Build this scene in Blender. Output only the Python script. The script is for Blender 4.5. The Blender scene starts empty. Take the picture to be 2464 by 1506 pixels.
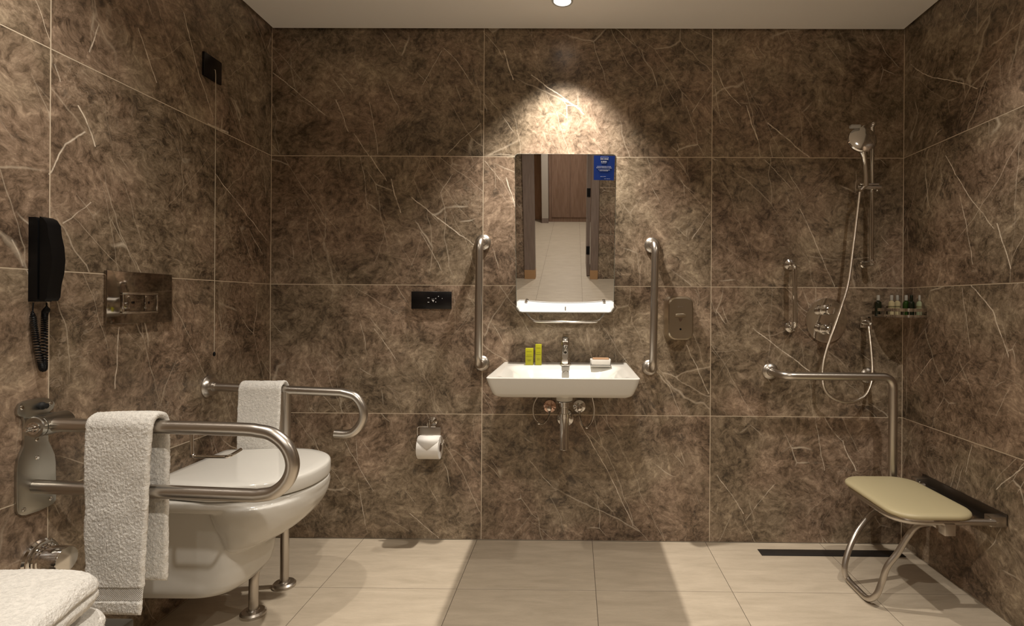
import bpy, bmesh, math, random
from mathutils import Vector, Matrix, noise
random.seed(7)
R = math.radians
V = Vector
S = bpy.context.scene
COL = S.collection

# ------------------------------------------------------------------ camera
YAW, ROLL, CX, CY, CAMZ, F = 0.0087, 0.0064, 1371.6, 728.6, 1.1037, 1295.0
r0 = V((math.cos(YAW), math.sin(YAW), 0)); FW = V((-math.sin(YAW), math.cos(YAW), 0)); UP0 = V((0, 0, 1))
RT = r0 * math.cos(ROLL) + UP0 * math.sin(ROLL)
UP = UP0 * math.cos(ROLL) - r0 * math.sin(ROLL)
cd = bpy.data.cameras.new('camera'); cam = bpy.data.objects.new('camera', cd); COL.objects.link(cam)
cd.sensor_fit = 'HORIZONTAL'; cd.sensor_width = 36.0; cd.lens = 36.0 * F / 2464
cd.shift_x = -(CX - 1232) / 2464; cd.shift_y = (CY - 753) / 2464
cd.clip_start = 0.02; cd.clip_end = 60
cam.matrix_world = Matrix((
    (RT.x, UP.x, -FW.x, 0), (RT.y, UP.y, -FW.y, 0), (RT.z, UP.z, -FW.z, CAMZ), (0, 0, 0, 1)))
S.camera = cam
CAMP = V((0, 0, CAMZ))

# ------------------------------------------------------------------ world, exposure, lamps
w = bpy.data.worlds.new('world'); S.world = w; w.use_nodes = True
w.node_tree.nodes['Background'].inputs[0].default_value = (0.02, 0.018, 0.015, 1)
w.node_tree.nodes['Background'].inputs[1].default_value = 0.2
S.view_settings.view_transform = 'Standard'; S.view_settings.look = 'None'
S.view_settings.exposure = 0.10; S.view_settings.gamma = 1.0
S.view_settings.use_curve_mapping = False
S.cycles.max_bounces = 8; S.cycles.diffuse_bounces = 4; S.cycles.glossy_bounces = 4; S.cycles.caustics_refractive = False; S.cycles.adaptive_threshold = 0.03
CEIL = 2.373
WARM = (1.0, 0.92, 0.82)


def spot(x, y, e, ang, blend, col=WARM, rad=0.022, z=CEIL - 0.012):
    l = bpy.data.lights.new('downlight_beam', 'SPOT'); l.energy = e; l.color = col
    l.spot_size = R(ang); l.spot_blend = blend; l.shadow_soft_size = rad
    o = bpy.data.objects.new('downlight_beam', l); o.location = (x, y, z); COL.objects.link(o)
    return o


DL = [(-0.060, 2.262, 155, 92, 1.0), (-1.02, 1.12, 54, 128, 1.0), (1.21, 1.33, 62, 130, 1.0),
      (0.0, 0.3, 122, 140, 1.0), (-0.05, -1.1, 80, 140, 1.0), (-0.1, -3.2, 130, 150, 1.0), (-0.2, -5.6, 130, 150, 1.0)]  # the last three are fill lamps added behind the camera
for a in DL:
    spot(*a)


# ------------------------------------------------------------------ pixel helpers (a pixel's ray met with a real plane of the room)
def ray(px, py):
    return FW + RT * ((px - CX) / F) - UP * ((py - CY) / F)


def onY(px, py, Y):
    d = ray(px, py); return CAMP + d * (Y / d.y)


def onX(px, py, X):
    d = ray(px, py); return CAMP + d * (X / d.x)


def onZ(px, py, Z):
    d = ray(px, py); return CAMP + d * ((Z - CAMZ) / d.z)


# ------------------------------------------------------------------ mesh helpers
class MB:
    def __init__(self): self.v = []; self.f = []; self.uv = None; self.uv2 = None

    def add(self, vs, fs):
        o = len(self.v); self.v += [V(a) for a in vs]; self.f += [tuple(i + o for i in f) for f in fs]; return self

    def bm(self, bm):
        bm.verts.ensure_lookup_table(); bm.verts.index_update()
        self.add([v.co.copy() for v in bm.verts], [[v.index for v in f.verts] for f in bm.faces]); bm.free(); return self

    def box(self, a, b, bev=0.0, seg=2, mat=None):
        bm = bmesh.new(); bmesh.ops.create_cube(bm, size=1)
        a = V(a); b = V(b); c = (a + b) / 2; s = b - a
        for v in bm.verts: v.co = V((v.co.x * s.x, v.co.y * s.y, v.co.z * s.z))
        if bev > 0: bmesh.ops.bevel(bm, geom=bm.edges[:], offset=bev, segments=seg, profile=0.5, affect='EDGES')
        for v in bm.verts:
            if mat: v.co = mat @ v.co
            v.co += c
        return self.bm(bm)

    def prism(self, pts, d, bev=0.0, seg=2):
        bm = bmesh.new(); vs = [bm.verts.new(p) for p in pts]; f = bm.faces.new(vs)
        e = bmesh.ops.extrude_face_region(bm, geom=[f])
        top = [g for g in e['geom'] if isinstance(g, bmesh.types.BMVert)]
        for v in top: v.co += V(d)
        bmesh.ops.recalc_face_normals(bm, faces=bm.faces[:])
        if bev > 0:
            tf = [g for g in e['geom'] if isinstance(g, bmesh.types.BMFace)]
            ed = set()
            for q in tf: ed.update(q.edges)
            bmesh.ops.bevel(bm, geom=list(ed), offset=bev, segments=seg, profile=0.5, affect='EDGES')
        return self.bm(bm)

    def loft(self, rings, cap0=True, cap1=True, closed=True):
        n = len(rings[0]); vs = [p for r in rings for p in r]; fs = []
        for k in range(len(rings) - 1):
            for i in range(n if closed else n - 1):
                j = (i + 1) % n
                fs.append((k * n + i, k * n + j, (k + 1) * n + j, (k + 1) * n + i))
        if cap0: fs.append(tuple(range(n))[::-1])
        if cap1: fs.append(tuple((len(rings) - 1) * n + i for i in range(n)))
        return self.add(vs, fs)

    def lathe(self, c, axis, prof, n=28):
        a = V(axis).normalized(); u = a.orthogonal().normalized(); w_ = a.cross(u); c = V(c)
        rings = [[c + a * h + (u * math.cos(2 * math.pi * i / n) + w_ * math.sin(2 * math.pi * i / n)) * max(r, 1e-5) for i in range(n)] for r, h in prof]
        return self.loft(rings)

    def tube(self, path, r, n=18, rr=None):
        P = [V(p) for p in path]; rings = []; prev = None
        for i, p in enumerate(P):
            t = (P[min(i + 1, len(P) - 1)] - P[max(i - 1, 0)]).normalized()
            if prev is None: u = t.orthogonal().normalized()
            else: u = (prev - t * prev.dot(t)).normalized()
            prev = u; b = t.cross(u); q = rr[i] if rr else r
            rings.append([p + (u * math.cos(2 * math.pi * k / n) + b * math.sin(2 * math.pi * k / n)) * q for k in range(n)])
        return self.loft(rings)


def rnd(pts, rad, n=9):
    P = [V(p) for p in pts]; out = [P[0]]
    for i in range(1, len(P) - 1):
        a, b, c = P[i - 1], P[i], P[i + 1]
        ra = min(rad, (a - b).length * 0.49); rc = min(rad, (c - b).length * 0.49)
        p = b + (a - b).normalized() * ra; q = b + (c - b).normalized() * rc
        for k in range(n + 1):
            t = k / n; out.append(p * (1 - t) ** 2 + b * 2 * t * (1 - t) + q * t * t)
    out.append(P[-1]); return out


def spline(pts, n=8):
    P = [V(p) for p in pts]; P = [P[0] * 2 - P[1]] + P + [P[-1] * 2 - P[-2]]; out = []
    for i in range(1, len(P) - 2):
        a, b, c, d = P[i - 1], P[i], P[i + 1], P[i + 2]
        for k in range(n):
            t = k / n
            out.append(0.5 * (2 * b + (c - a) * t + (2 * a - 5 * b + 4 * c - d) * t * t + (3 * b - a - 3 * c + d) * t ** 3))
    out.append(P[-2]); return out


ORG = {}


def tag(o, label=None, cat=None, group=None, kind=None):
    if label: o['label'] = label
    if cat: o['category'] = cat
    if group: o['group'] = group
    if kind: o['kind'] = kind
    return o


def thing(name, label, cat, loc, group=None):
    o = bpy.data.objects.new(name, None); COL.objects.link(o); o.location = loc
    o.empty_display_size = 0.05
    ORG[o] = V(loc); return tag(o, label, cat, group)


def ob(name, mb, mat, parent=None, smooth=35, **kw):
    v = mb.v
    lo = V((min(p.x for p in v), min(p.y for p in v), min(p.z for p in v)))
    hi = V((max(p.x for p in v), max(p.y for p in v), max(p.z for p in v)))
    org = V(((lo.x + hi.x) / 2, (lo.y + hi.y) / 2, lo.z))
    me = bpy.data.meshes.new(name); me.from_pydata([p - org for p in v], [], mb.f)
    if mb.uv:
        L = me.uv_layers.new(name='UVMap')
        fu = mb.uv
        for lp in me.loops: L.data[lp.index].uv = fu(v[lp.vertex_index])
    if mb.uv2:
        L = me.uv_layers.new(name='WallUV')
        for lp in me.loops: L.data[lp.index].uv = mb.uv2(v[lp.vertex_index])
    bm = bmesh.new(); bm.from_mesh(me); bmesh.ops.recalc_face_normals(bm, faces=bm.faces[:]); bm.to_mesh(me); bm.free()
    if smooth:
        me.polygons.foreach_set('use_smooth', [True] * len(me.polygons))
        me.set_sharp_from_angle(angle=R(smooth))
    me.materials.append(mat)
    o = bpy.data.objects.new(name, me); COL.objects.link(o)
    if parent: o.parent = parent; o.location = org - ORG[parent]
    else: o.location = org
    ORG[o] = org
    return tag(o, **kw)


# ------------------------------------------------------------------ materials
def mat(name, col=(0.5, 0.5, 0.5), rough=0.5, metal=0.0, **kw):
    m = bpy.data.materials.new(name); m.use_nodes = True; b = m.node_tree.nodes['Principled BSDF']
    b.inputs['Base Color'].default_value = (*col, 1); b.inputs['Roughness'].default_value = rough
    b.inputs['Metallic'].default_value = metal
    for k, v in kw.items(): b.inputs[k.replace('_', ' ')].default_value = v
    return m


class NT:
    def __init__(self, m): self.t = m.node_tree; self.b = self.t.nodes['Principled BSDF']

    def n(self, typ, ins=None, **pr):
        x = self.t.nodes.new(typ)
        for k, v in pr.items(): setattr(x, k, v)
        for k, v in (ins or {}).items():
            if hasattr(v, 'is_output') or isinstance(v, bpy.types.NodeSocket): self.t.links.new(v, x.inputs[k])
            else: x.inputs[k].default_value = v
        return x

    def math(self, op, a, b=0.0, c=0.0, clamp=False):
        x = self.n('ShaderNodeMath', {0: a, 1: b, 2: c}, operation=op); x.use_clamp = clamp; return x.outputs[0]

    def vmath(self, op, a, b):
        return self.n('ShaderNodeVectorMath', {0: a, 1: b}, operation=op).outputs[0]

    def noise(self, vec, scale, det=4, rough=0.5, dist=0.0):
        return self.n('ShaderNodeTexNoise', {'Vector': vec, 'Scale': scale, 'Detail': det, 'Roughness': rough, 'Distortion': dist})

    def mr(self, v, a, b, c=0.0, d=1.0, smooth=False):
        return self.n('ShaderNodeMapRange', {0: v, 1: a, 2: b, 3: c, 4: d}, interpolation_type='SMOOTHSTEP' if smooth else 'LINEAR').outputs[0]

    def mix(self, f, a, b, mode='MIX'):
        x = self.n('ShaderNodeMix', data_type='RGBA', blend_type=mode)
        for k, v in ((0, f), (6, a), (7, b)):
            if isinstance(v, bpy.types.NodeSocket): self.t.links.new(v, x.inputs[k])
            else: x.inputs[k].default_value = v if k == 0 else (*v[:3], 1)
        return x.outputs[2]

    def bump(self, h, strength, dist):
        x = self.n('ShaderNodeBump', {'Height': h, 'Strength': strength, 'Distance': dist})
        self.t.links.new(x.outputs[0], self.b.inputs['Normal'])

    def col(self, c): self.t.links.new(c, self.b.inputs['Base Color'])


def marble(name, cracks=()):
    m = mat(name, rough=0.34); N = NT(m)
    uv = N.n('ShaderNodeUVMap', uv_map='UVMap').outputs[0]
    w1 = N.noise(uv, 2.2, 3, 0.55).outputs['Color']
    wv = N.vmath('SUBTRACT', w1, (0.5, 0.5, 0.5))
    wp = N.vmath('ADD', uv, N.n('ShaderNodeVectorMath', {0: wv, 'Scale': 0.22}, operation='SCALE').outputs[0])
    w2 = N.noise(uv, 9, 3, 0.6).outputs['Color']
    wq = N.vmath('ADD', wp, N.n('ShaderNodeVectorMath', {0: N.vmath('SUBTRACT', w2, (0.5, 0.5, 0.5)), 'Scale': 0.07}, operation='SCALE').outputs[0])
    big = N.noise(wp, 3.2, 3, 0.5).outputs[0]
    mid = N.noise(wq, 10, 7, 0.74, 0.25).outputs[0]
    fine = N.noise(wq, 42, 4, 0.75, 0.3).outputs[0]
    t = N.math('ADD', N.math('MULTIPLY', big, 0.22), N.math('ADD', N.math('MULTIPLY', mid, 0.40), N.math('MULTIPLY', fine, 0.40)))
    cr = N.n('ShaderNodeValToRGB', {0: N.math('SUBTRACT', t, 0.002)}); e = cr.color_ramp.elements
    e[0].position = 0.405; e[0].color = (0.060, 0.045, 0.031, 1)
    e[1].position = 0.645; e[1].color = (0.52, 0.43, 0.32, 1)
    for p, c in ((0.46, (0.135, 0.103, 0.071)), (0.50, (0.200, 0.155, 0.109)), (0.545, (0.275, 0.218, 0.158)), (0.59, (0.37, 0.30, 0.22))):
        q = e.new(p); q.color = (*c, 1)
    c = cr.outputs[0]
    hue = N.mr(N.noise(uv, 2.1, 3).outputs[0], 0.42, 0.60, smooth=True)
    c = N.mix(hue, N.mix(1.0, c, (1.01, 0.985, 0.93), 'MULTIPLY'), N.mix(1.0, c, (1.09, 0.985, 0.955), 'MULTIPLY'))
    # soft pale swirls
    sw = N.noise(wq, 8.5, 3, 0.6, 1.6).outputs[0]
    swr = N.mr(N.math('ABSOLUTE', N.math('SUBTRACT', sw, 0.5)), 0.0, 0.016, 1, 0)
    swm = N.mr(N.noise(uv, 3.1, 3).outputs[0], 0.5, 0.66)
    c = N.mix(N.math('MULTIPLY', N.math('MULTIPLY', swr, swm), 0.45), c, (0.46, 0.38, 0.29))
    # dark blotches
    db = N.mr(N.noise(wq, 14, 4, 0.65).outputs[0], 0.56, 0.68, smooth=True)
    dm = N.mr(N.noise(uv, 2.9, 2).outputs[0], 0.46, 0.60)
    c = N.mix(N.math('MULTIPLY', N.math('MULTIPLY', db, dm), 0.75), c, (0.062, 0.048, 0.036))
    wpv = N.vmath('ADD', uv, N.n('ShaderNodeVectorMath', {0: wv, 'Scale': 0.10}, operation='SCALE').outputs[0])
    wpv = N.vmath('ADD', wpv, N.n('ShaderNodeVectorMath', {0: N.vmath('SUBTRACT', w2, (0.5, 0.5, 0.5)), 'Scale': 0.012}, operation='SCALE').outputs[0])

    # veins: long thin cracks; rot is the way they run, sx their stretch along it, sy across
    def vein(rot, sx, sy, off, scale, width, mscale, m0, m1, amt, col):
        nonlocal c
        mp = N.n('ShaderNodeMapping', {'Vector': wpv, 'Rotation': (0, 0, R(rot)), 'Location': (off, off * 0.7, 0), 'Scale': (sx, sy, 1)}, vector_type='TEXTURE').outputs[0]
        vo = N.n('ShaderNodeTexVoronoi', {'Vector': mp, 'Scale': scale, 'Randomness': 1.0}, feature='DISTANCE_TO_EDGE').outputs[0]
        ln = N.mr(vo, 0.0, width, 1, 0)
        mk = N.mr(N.noise(N.vmath('ADD', uv, (off * 3, off, 0)), mscale, 1, 0.5).outputs[0], m0, m1)
        c = N.mix(N.math('MULTIPLY', N.math('MULTIPLY', ln, mk), amt), c, col)
    f = 0.50 if cracks else 1.0
    vein(-64, 3.4, 0.60, 1.3, 1.6, 0.0030, 1.5, 0.50, 0.57, 1.0 * f, (0.78, 0.68, 0.54))
    vein(-46, 3.2, 0.70, 5.1, 1.4, 0.0028, 1.5, 0.52, 0.58, 1.0 * f, (0.74, 0.63, 0.49))
    vein(48, 2.4, 0.8, 8.2, 1.5, 0.0024, 1.8, 0.52, 0.60, 0.75 * f, (0.66, 0.56, 0.43))
    vein(-74, 2.4, 0.6, 3.3, 2.9, 0.0060, 2.4, 0.50, 0.60, 0.55, (0.62, 0.53, 0.41))
    vein(-58, 2.2, 0.7, 11.7, 5.0, 0.0110, 5.5, 0.56, 0.66, 0.75, (0.72, 0.63, 0.50))
    # the stone's main cracks, each a polyline in metres on the wall: ((u, v), ...), width, strength
    if cracks:
        wu = N.n('ShaderNodeUVMap', uv_map='WallUV').outputs[0]
        wu = N.vmath('ADD', wu, N.n('ShaderNodeVectorMath', {0: wv, 'Scale': 0.035}, operation='SCALE').outputs[0])
        wu = N.vmath('ADD', wu, N.n('ShaderNodeVectorMath', {0: N.vmath('SUBTRACT', w2, (0.5, 0.5, 0.5)), 'Scale': 0.02}, operation='SCALE').outputs[0])
        wu = N.vmath('MULTIPLY', wu, (1, 1, 0))
        acc = None
        for pts, wd, st in cracks:
            for (a, b) in zip(pts[:-1], pts[1:]):
                a = V((a[0], a[1], 0)); ba = V((b[0], b[1], 0)) - a
                pa = N.vmath('SUBTRACT', wu, a)
                h = N.math('MULTIPLY', N.n('ShaderNodeVectorMath', {0: pa, 1: ba / ba.length_squared}, operation='DOT_PRODUCT').outputs['Value'], 1.0, clamp=True)
                q = N.n('ShaderNodeVectorMath', {0: ba, 'Scale': h}, operation='SCALE').outputs[0]
                d = N.n('ShaderNodeVectorMath', {0: pa, 1: q}, operation='DISTANCE').outputs['Value']
                k = N.mr(d, 0.0, wd, st, 0)
                acc = k if acc is None else N.math('MAXIMUM', acc, k)
        br = N.mr(N.noise(uv, 22, 3, 0.6).outputs[0], 0.36, 0.56, 0.35, 1.25)
        c = N.mix(N.math('MULTIPLY', acc, br, clamp=True), c, (0.86, 0.76, 0.62))
    N.col(c)
    N.t.links.new(N.mr(fine, 0.3, 0.7, 0.30, 0.42), N.b.inputs['Roughness'])
    N.b.inputs['Specular IOR Level'].default_value = 0.4
    return m


def floor_mat():
    m = mat('beige_floor_tile', rough=0.42); N = NT(m)
    uv = N.n('ShaderNodeTexCoord').outputs['UV']
    mp = N.n('ShaderNodeMapping', {'Vector': uv, 'Scale': (1.0, 5.0, 1)}).outputs[0]
    a = N.noise(mp, 5, 6, 0.6, 0.4).outputs[0]; b = N.noise(mp, 40, 5, 0.7).outputs[0]
    g = N.noise(uv, 400, 2).outputs[0]
    t = N.math('ADD', N.math('MULTIPLY', a, 0.6), N.math('ADD', N.math('MULTIPLY', b, 0.25), N.math('MULTIPLY', g, 0.15)))
    c = N.mix(N.mr(t, 0.36, 0.64), (0.40, 0.335, 0.25), (0.53, 0.45, 0.345))
    N.col(c); N.bump(t, 0.08, 0.002)
    return m


def terry(name, col):
    m = mat(name, col, 0.95); N = NT(m)
    ob_ = N.n('ShaderNodeTexCoord').outputs['Object']
    a = N.noise(ob_, 330, 3, 0.7).outputs[0]; b = N.noise(ob_, 110, 3, 0.6).outputs[0]
    h = N.math('ADD', N.math('MULTIPLY', a, 0.5), b)
    N.col(N.mix(N.mr(h, 0.55, 0.95), tuple(x * 0.80 for x in col), col)); N.bump(h, 0.9, 0.004)
    return m


def steel(name, col, rough):
    return mat(name, col, rough, 1.0)


def wood(name, c1, c2, sc):
    m = mat(name, c1, 0.45); N = NT(m)
    ob_ = N.n('ShaderNodeTexCoord').outputs['Object']
    mp = N.n('ShaderNodeMapping', {'Vector': ob_, 'Scale': sc}).outputs[0]
    a = N.noise(mp, 3, 6, 0.6, 0.5).outputs[0]
    N.col(N.mix(N.mr(a, 0.35, 0.65), c1, c2)); return m


M = dict(
    marble=marble('brown_marble'), floor=floor_mat(),
    grout=mat('pale_grout', (0.64, 0.54, 0.41), 0.8), fgrout=mat('dark_floor_grout', (0.12, 0.095, 0.07), 0.9),
    ceil=mat('ceiling_paint', (0.90, 0.87, 0.82), 0.8), dark=mat('dark_leak_stop', (0.012, 0.01, 0.008), 0.9),
    chrome=steel('polished_chrome', (0.72, 0.70, 0.67), 0.09), steel=steel('brushed_steel', (0.56, 0.52, 0.47), 0.30),
    dsteel=steel('dark_mirror_steel', (0.36, 0.32, 0.28), 0.07), bracketm=steel('dark_satin_steel', (0.16, 0.14, 0.12), 0.35), dispenser=steel('satin_bronze_steel', (0.50, 0.43, 0.33), 0.32),
    zinc=steel('zinc_bracket', (0.47, 0.46, 0.42), 0.30),
    ceramic=mat('white_ceramic', (0.62, 0.60, 0.55), 0.12), opal=mat('white_opal_panel', (0.47, 0.47, 0.455), 0.3),
    black=mat('black_plastic', (0.003, 0.003, 0.0035), 0.45, Specular_IOR_Level=0.25), blackgloss=mat('black_glass', (0.004, 0.004, 0.005), 0.22),
    icon=mat('pale_icon_print', (0.6, 0.6, 0.6), 0.5),
    mirror=mat('mirror_silver', (0.80, 0.80, 0.80), 0.01, 1.0), medge=mat('mirror_edge', (0.28, 0.33, 0.30), 0.2),
    blue=mat('blue_sticker', (0.004, 0.045, 0.33), 0.45), white=mat('white_print', (0.62, 0.68, 0.8), 0.5),
    paper=mat('toilet_paper', (0.80, 0.77, 0.72), 0.9), core=mat('cardboard_core', (0.10, 0.06, 0.035), 0.9),
    yellow=mat('lime_yellow_card', (0.40, 0.39, 0.006), 0.45), olive=mat('olive_print', (0.22, 0.22, 0.01), 0.5),
    tray=mat('white_tray', (0.78, 0.75, 0.70), 0.4), lidwood=wood('soap_lid_wood', (0.30, 0.17, 0.09), (0.42, 0.26, 0.15), (4, 30, 30)),
    pad=mat('cream_seat_pad', (0.46, 0.395, 0.235), 0.45), string=mat('pale_cord', (0.55, 0.47, 0.36), 0.7),
    towel=terry('white_terry', (0.87, 0.84, 0.78)), band=mat('woven_band', (0.76, 0.73, 0.68), 0.8),
    benchm=mat('dark_bench', (0.035, 0.03, 0.022), 0.4),
    ward=wood('wardrobe_wood', (0.17, 0.098, 0.062), (0.235, 0.145, 0.10), (14, 14, 1.2)),
    casing=wood('grey_brown_casing', (0.17, 0.125, 0.10), (0.23, 0.175, 0.145), (20, 20, 1.5)),
    plinth=mat('tan_plinth', (0.42, 0.25, 0.12), 0.5), wallp=mat('pale_wall_paint', (0.42, 0.37, 0.31), 0.8),
    orange=wood('amber_wood', (0.22, 0.11, 0.05), (0.28, 0.15, 0.075), (14, 14, 1.2)),
    bdark=mat('dark_bottle', (0.012, 0.016, 0.008), 0.15), bgreen=mat('green_bottle', (0.02, 0.05, 0.008), 0.15),
    bcream=mat('cream_bottle', (0.50, 0.42, 0.24), 0.3), bpale=mat('pale_green_bottle', (0.30, 0.33, 0.20), 0.3),
    cap=mat('clear_cap', (0.40, 0.38, 0.33), 0.15), blabel=mat('bottle_label', (0.20, 0.17, 0.08), 0.6),
    redc=mat('copper_tint', (0.75, 0.52, 0.42), 0.12, 1.0), drain=mat('dark_grate', (0.025, 0.022, 0.020), 0.45, 0.3),
    hose=steel('metal_hose', (0.72, 0.66, 0.58), 0.25), rubber=mat('black_rubber', (0.01, 0.01, 0.01), 0.7),
)
# woven diagonal relief on the towel border
N = NT(M['band']); oc = N.n('ShaderNodeTexCoord').outputs['Object']
wv_ = N.n('ShaderNodeTexWave', {'Vector': oc, 'Scale': 130, 'Distortion': 0.6}, wave_type='BANDS', bands_direction='DIAGONAL').outputs[0]
N.bump(wv_, 0.8, 0.002); N.col(N.mix(wv_, (0.55, 0.52, 0.48), (0.78, 0.75, 0.70)))
# spiral ribs of the shower hose
N = NT(M['hose']); oc = N.n('ShaderNodeTexCoord').outputs['Object']
wv_ = N.n('ShaderNodeTexWave', {'Vector': oc, 'Scale': 160}, wave_type='BANDS', bands_direction='Z').outputs[0]
N.bump(wv_, 0.5, 0.001)
# pad's faint upholstery grain
N = NT(M['pad']); oc = N.n('ShaderNodeTexCoord').outputs['Object']
N.bump(N.noise(oc, 500, 2).outputs[0], 0.15, 0.001)
lens = mat('lamp_lens', (1, 1, 1), 0.5); lens.node_tree.nodes['Principled BSDF'].inputs['Emission Color'].default_value = (1, 0.95, 0.85, 1)
lens.node_tree.nodes['Principled BSDF'].inputs['Emission Strength'].default_value = 6.0

# ------------------------------------------------------------------ room shell
XL, XR, YB, YR = -1.4204, 1.5161, 2.5, -2.0
ROWS = [0.0, 0.5834, 1.1823, 1.7820, CEIL + 0.03]
G = 0.0018
TK = 0.010


def tiled(name, origin, ua, va, na, us, vs, variant, tm, gm, gap=G, hole=None, depth=0.06):
    """backing slab set back behind proud tiles; origin+ua*u+va*v is the tile face, na points into the room"""
    o, ua, va, na = V(origin), V(ua), V(va), V(na)
    mb = MB()
    cells = []
    for i in range(len(us) - 1):
        for j in range(len(vs) - 1):
            cells.append((us[i], us[i + 1], vs[j], vs[j + 1], i, j))
    if hole is None:
        q = [o + ua * a + va * b - na * 0.0006 for a, b in ((us[0], vs[0]), (us[-1], vs[0]), (us[-1], vs[-1]), (us[0], vs[-1]))]
        mb.prism(q, -na * depth)
    else:
        for (a, b, c, d) in hole:
            q = [o + ua * x + va * y - na * 0.0006 for x, y in ((a, c), (b, c), (b, d), (a, d))]
            mb.prism(q, -na * depth)
    base = ob(name, mb, gm, smooth=0, kind='structure')
    for (a, b, c, d, i, j) in cells:
        pts = [o + ua * x + va * y - na * TK for x, y in ((a + gap, c + gap), (b - gap, c + gap), (b - gap, d - gap), (a + gap, d - gap))]
        if hole is not None and not any(h[0] - 1e-4 <= a and b <= h[1] + 1e-4 and h[2] - 1e-4 <= c and d <= h[3] + 1e-4 for h in hole): continue
        t = MB().prism(pts, na * TK, 0.0003, 1)
        ku, kv = variant(i, j)
        t.uv2 = lambda p: ((p - o).dot(ua), (p - o).dot(va))
        t.uv = (lambda p, a=a, c=c, ku=ku, kv=kv: ((p - o).dot(ua) - a + ku, (p - o).dot(va) - c + kv))
        ob('floor_tile' if name == 'floor' else 'wall_tile', t, tm(a, b, c, d) if callable(tm) else tm, base, smooth=0)
    return base


def var(seed):
    def f(i, j):
        q = random.Random(seed * 100 + i * 10 + j)
        return q.uniform(0, 40), q.uniform(0, 40)
    return f


CB = [[(657, 174), (783, 276), 3], [(700, 225), (790, 280), 1], [(809, 241), (822, 270), (836, 317), 3], [(850, 323), (885, 370), (929, 434), 3], [(941, 428), (950, 470), (964, 510), 4],
      [(888, 247), (896, 300), (910, 370), 2], [(865, 378), (877, 440), (885, 504), 2], [(990, 472), (1040, 515), (1095, 557), (1140, 592), 4], [(1063, 124), (1014, 206), 2],
      [(1069, 118), (1100, 150), (1136, 200), 2], [(1154, 297), (1110, 335), (1078, 372), 2], [(1090, 416), (1060, 463), (1075, 520), 2], [(1215, 121), (1222, 150), (1236, 194), 4],
      [(1165, 77), (1201, 118), (1212, 140), 2], [(1165, 387), (1201, 434), 2], [(1215, 428), (1224, 460), (1239, 498), 4], [(1280, 180), (1340, 225), (1405, 275), 4],
      [(1725, 170), (1747, 216), (1782, 256), 3], [(1797, 256), (1808, 299), (1825, 336), 4], [(1719, 206), (1735, 299), 2], [(1848, 296), (1898, 339), (1945, 377), 4],
      [(1842, 382), (1905, 452), 2], [(1928, 502), (1953, 558), (2007, 688), 3], [(2107, 80), (2130, 125), (2164, 163), 2], [(1712, 200), (1690, 235), (1666, 272), 2],
      [(1652, 259), (1672, 309), 2], [(1712, 510), (1665, 575), 2], [(1813, 790), (1880, 845), (1945, 892), 4], [(1650, 830), (1705, 945), 3], [(1395, 1012), (1450, 1110), (1525, 1265), 3],
      [(985, 1235), (1055, 1295), 3], [(865, 1160), (885, 1280), 2], [(1275, 1110), (1335, 1180), 2], [(1984, 1003), (2005, 1035), (2026, 1060), 2], [(2028, 1060), (2040, 1095), (2060, 1130), 4],
      [(1962, 1005), (1985, 1130), 2], [(1795, 1250), (1865, 1165), 2], [(1725, 1140), (1790, 1235), 3], [(830, 1060), (900, 1180), 2], [(900, 790), (960, 870), 2], [(1010, 560), (1060, 650), 2]]
CL = [[(442, 30), (471, 156), (511, 279), 3], [(335, 70), (375, 196), 3], [(193, 262), (215, 310), (232, 355), 4], [(116, 420), (159, 349), (206, 322), 4], [(518, 418), (578, 495), (640, 580), 3],
      [(240, 60), (219, 123), 3], [(500, 297), (548, 320), 6], [(133, 160), (146, 200), 2], [(285, 790), (275, 935), 3], [(30, 580), (60, 640), 3], [(150, 540), (220, 490), 2]]
CR = [[(2191, 155), (2222, 176), (2284, 193), (2352, 214), 3], [(2277, 378), (2328, 464), (2391, 550), 3], [(2399, 538), (2431, 647), 4], [(2311, 470), (2340, 635), 3],
      [(2337, 687), (2391, 744), (2425, 858), 4], [(2314, 692), (2334, 835), 2], [(2200, 920), (2245, 865), 2], [(2340, 1075), (2325, 1140), 2], [(2464, 1125), (2400, 1180), 3]]


def cracks(lst, fn):
    return [([fn(*p) for p in l[:-1]], (0.0018, 0.0022, 0.0027, 0.0033, 0.004, 0.006)[l[-1] - 1], (0.45, 0.6, 0.8, 1.0, 1.0, 0.75)[l[-1] - 1]) for l in lst]


def local(name, lst, fn):
    cks = cracks(lst, fn)

    def f(a, b, c, d):
        near = [k for k in cks if any(min(p[0], q[0]) < b and max(p[0], q[0]) > a and min(p[1], q[1]) < d and max(p[1], q[1]) > c for p, q in zip(k[0][:-1], k[0][1:]))]
        return marble(name, near) if near else M['marble']
    return f


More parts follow.
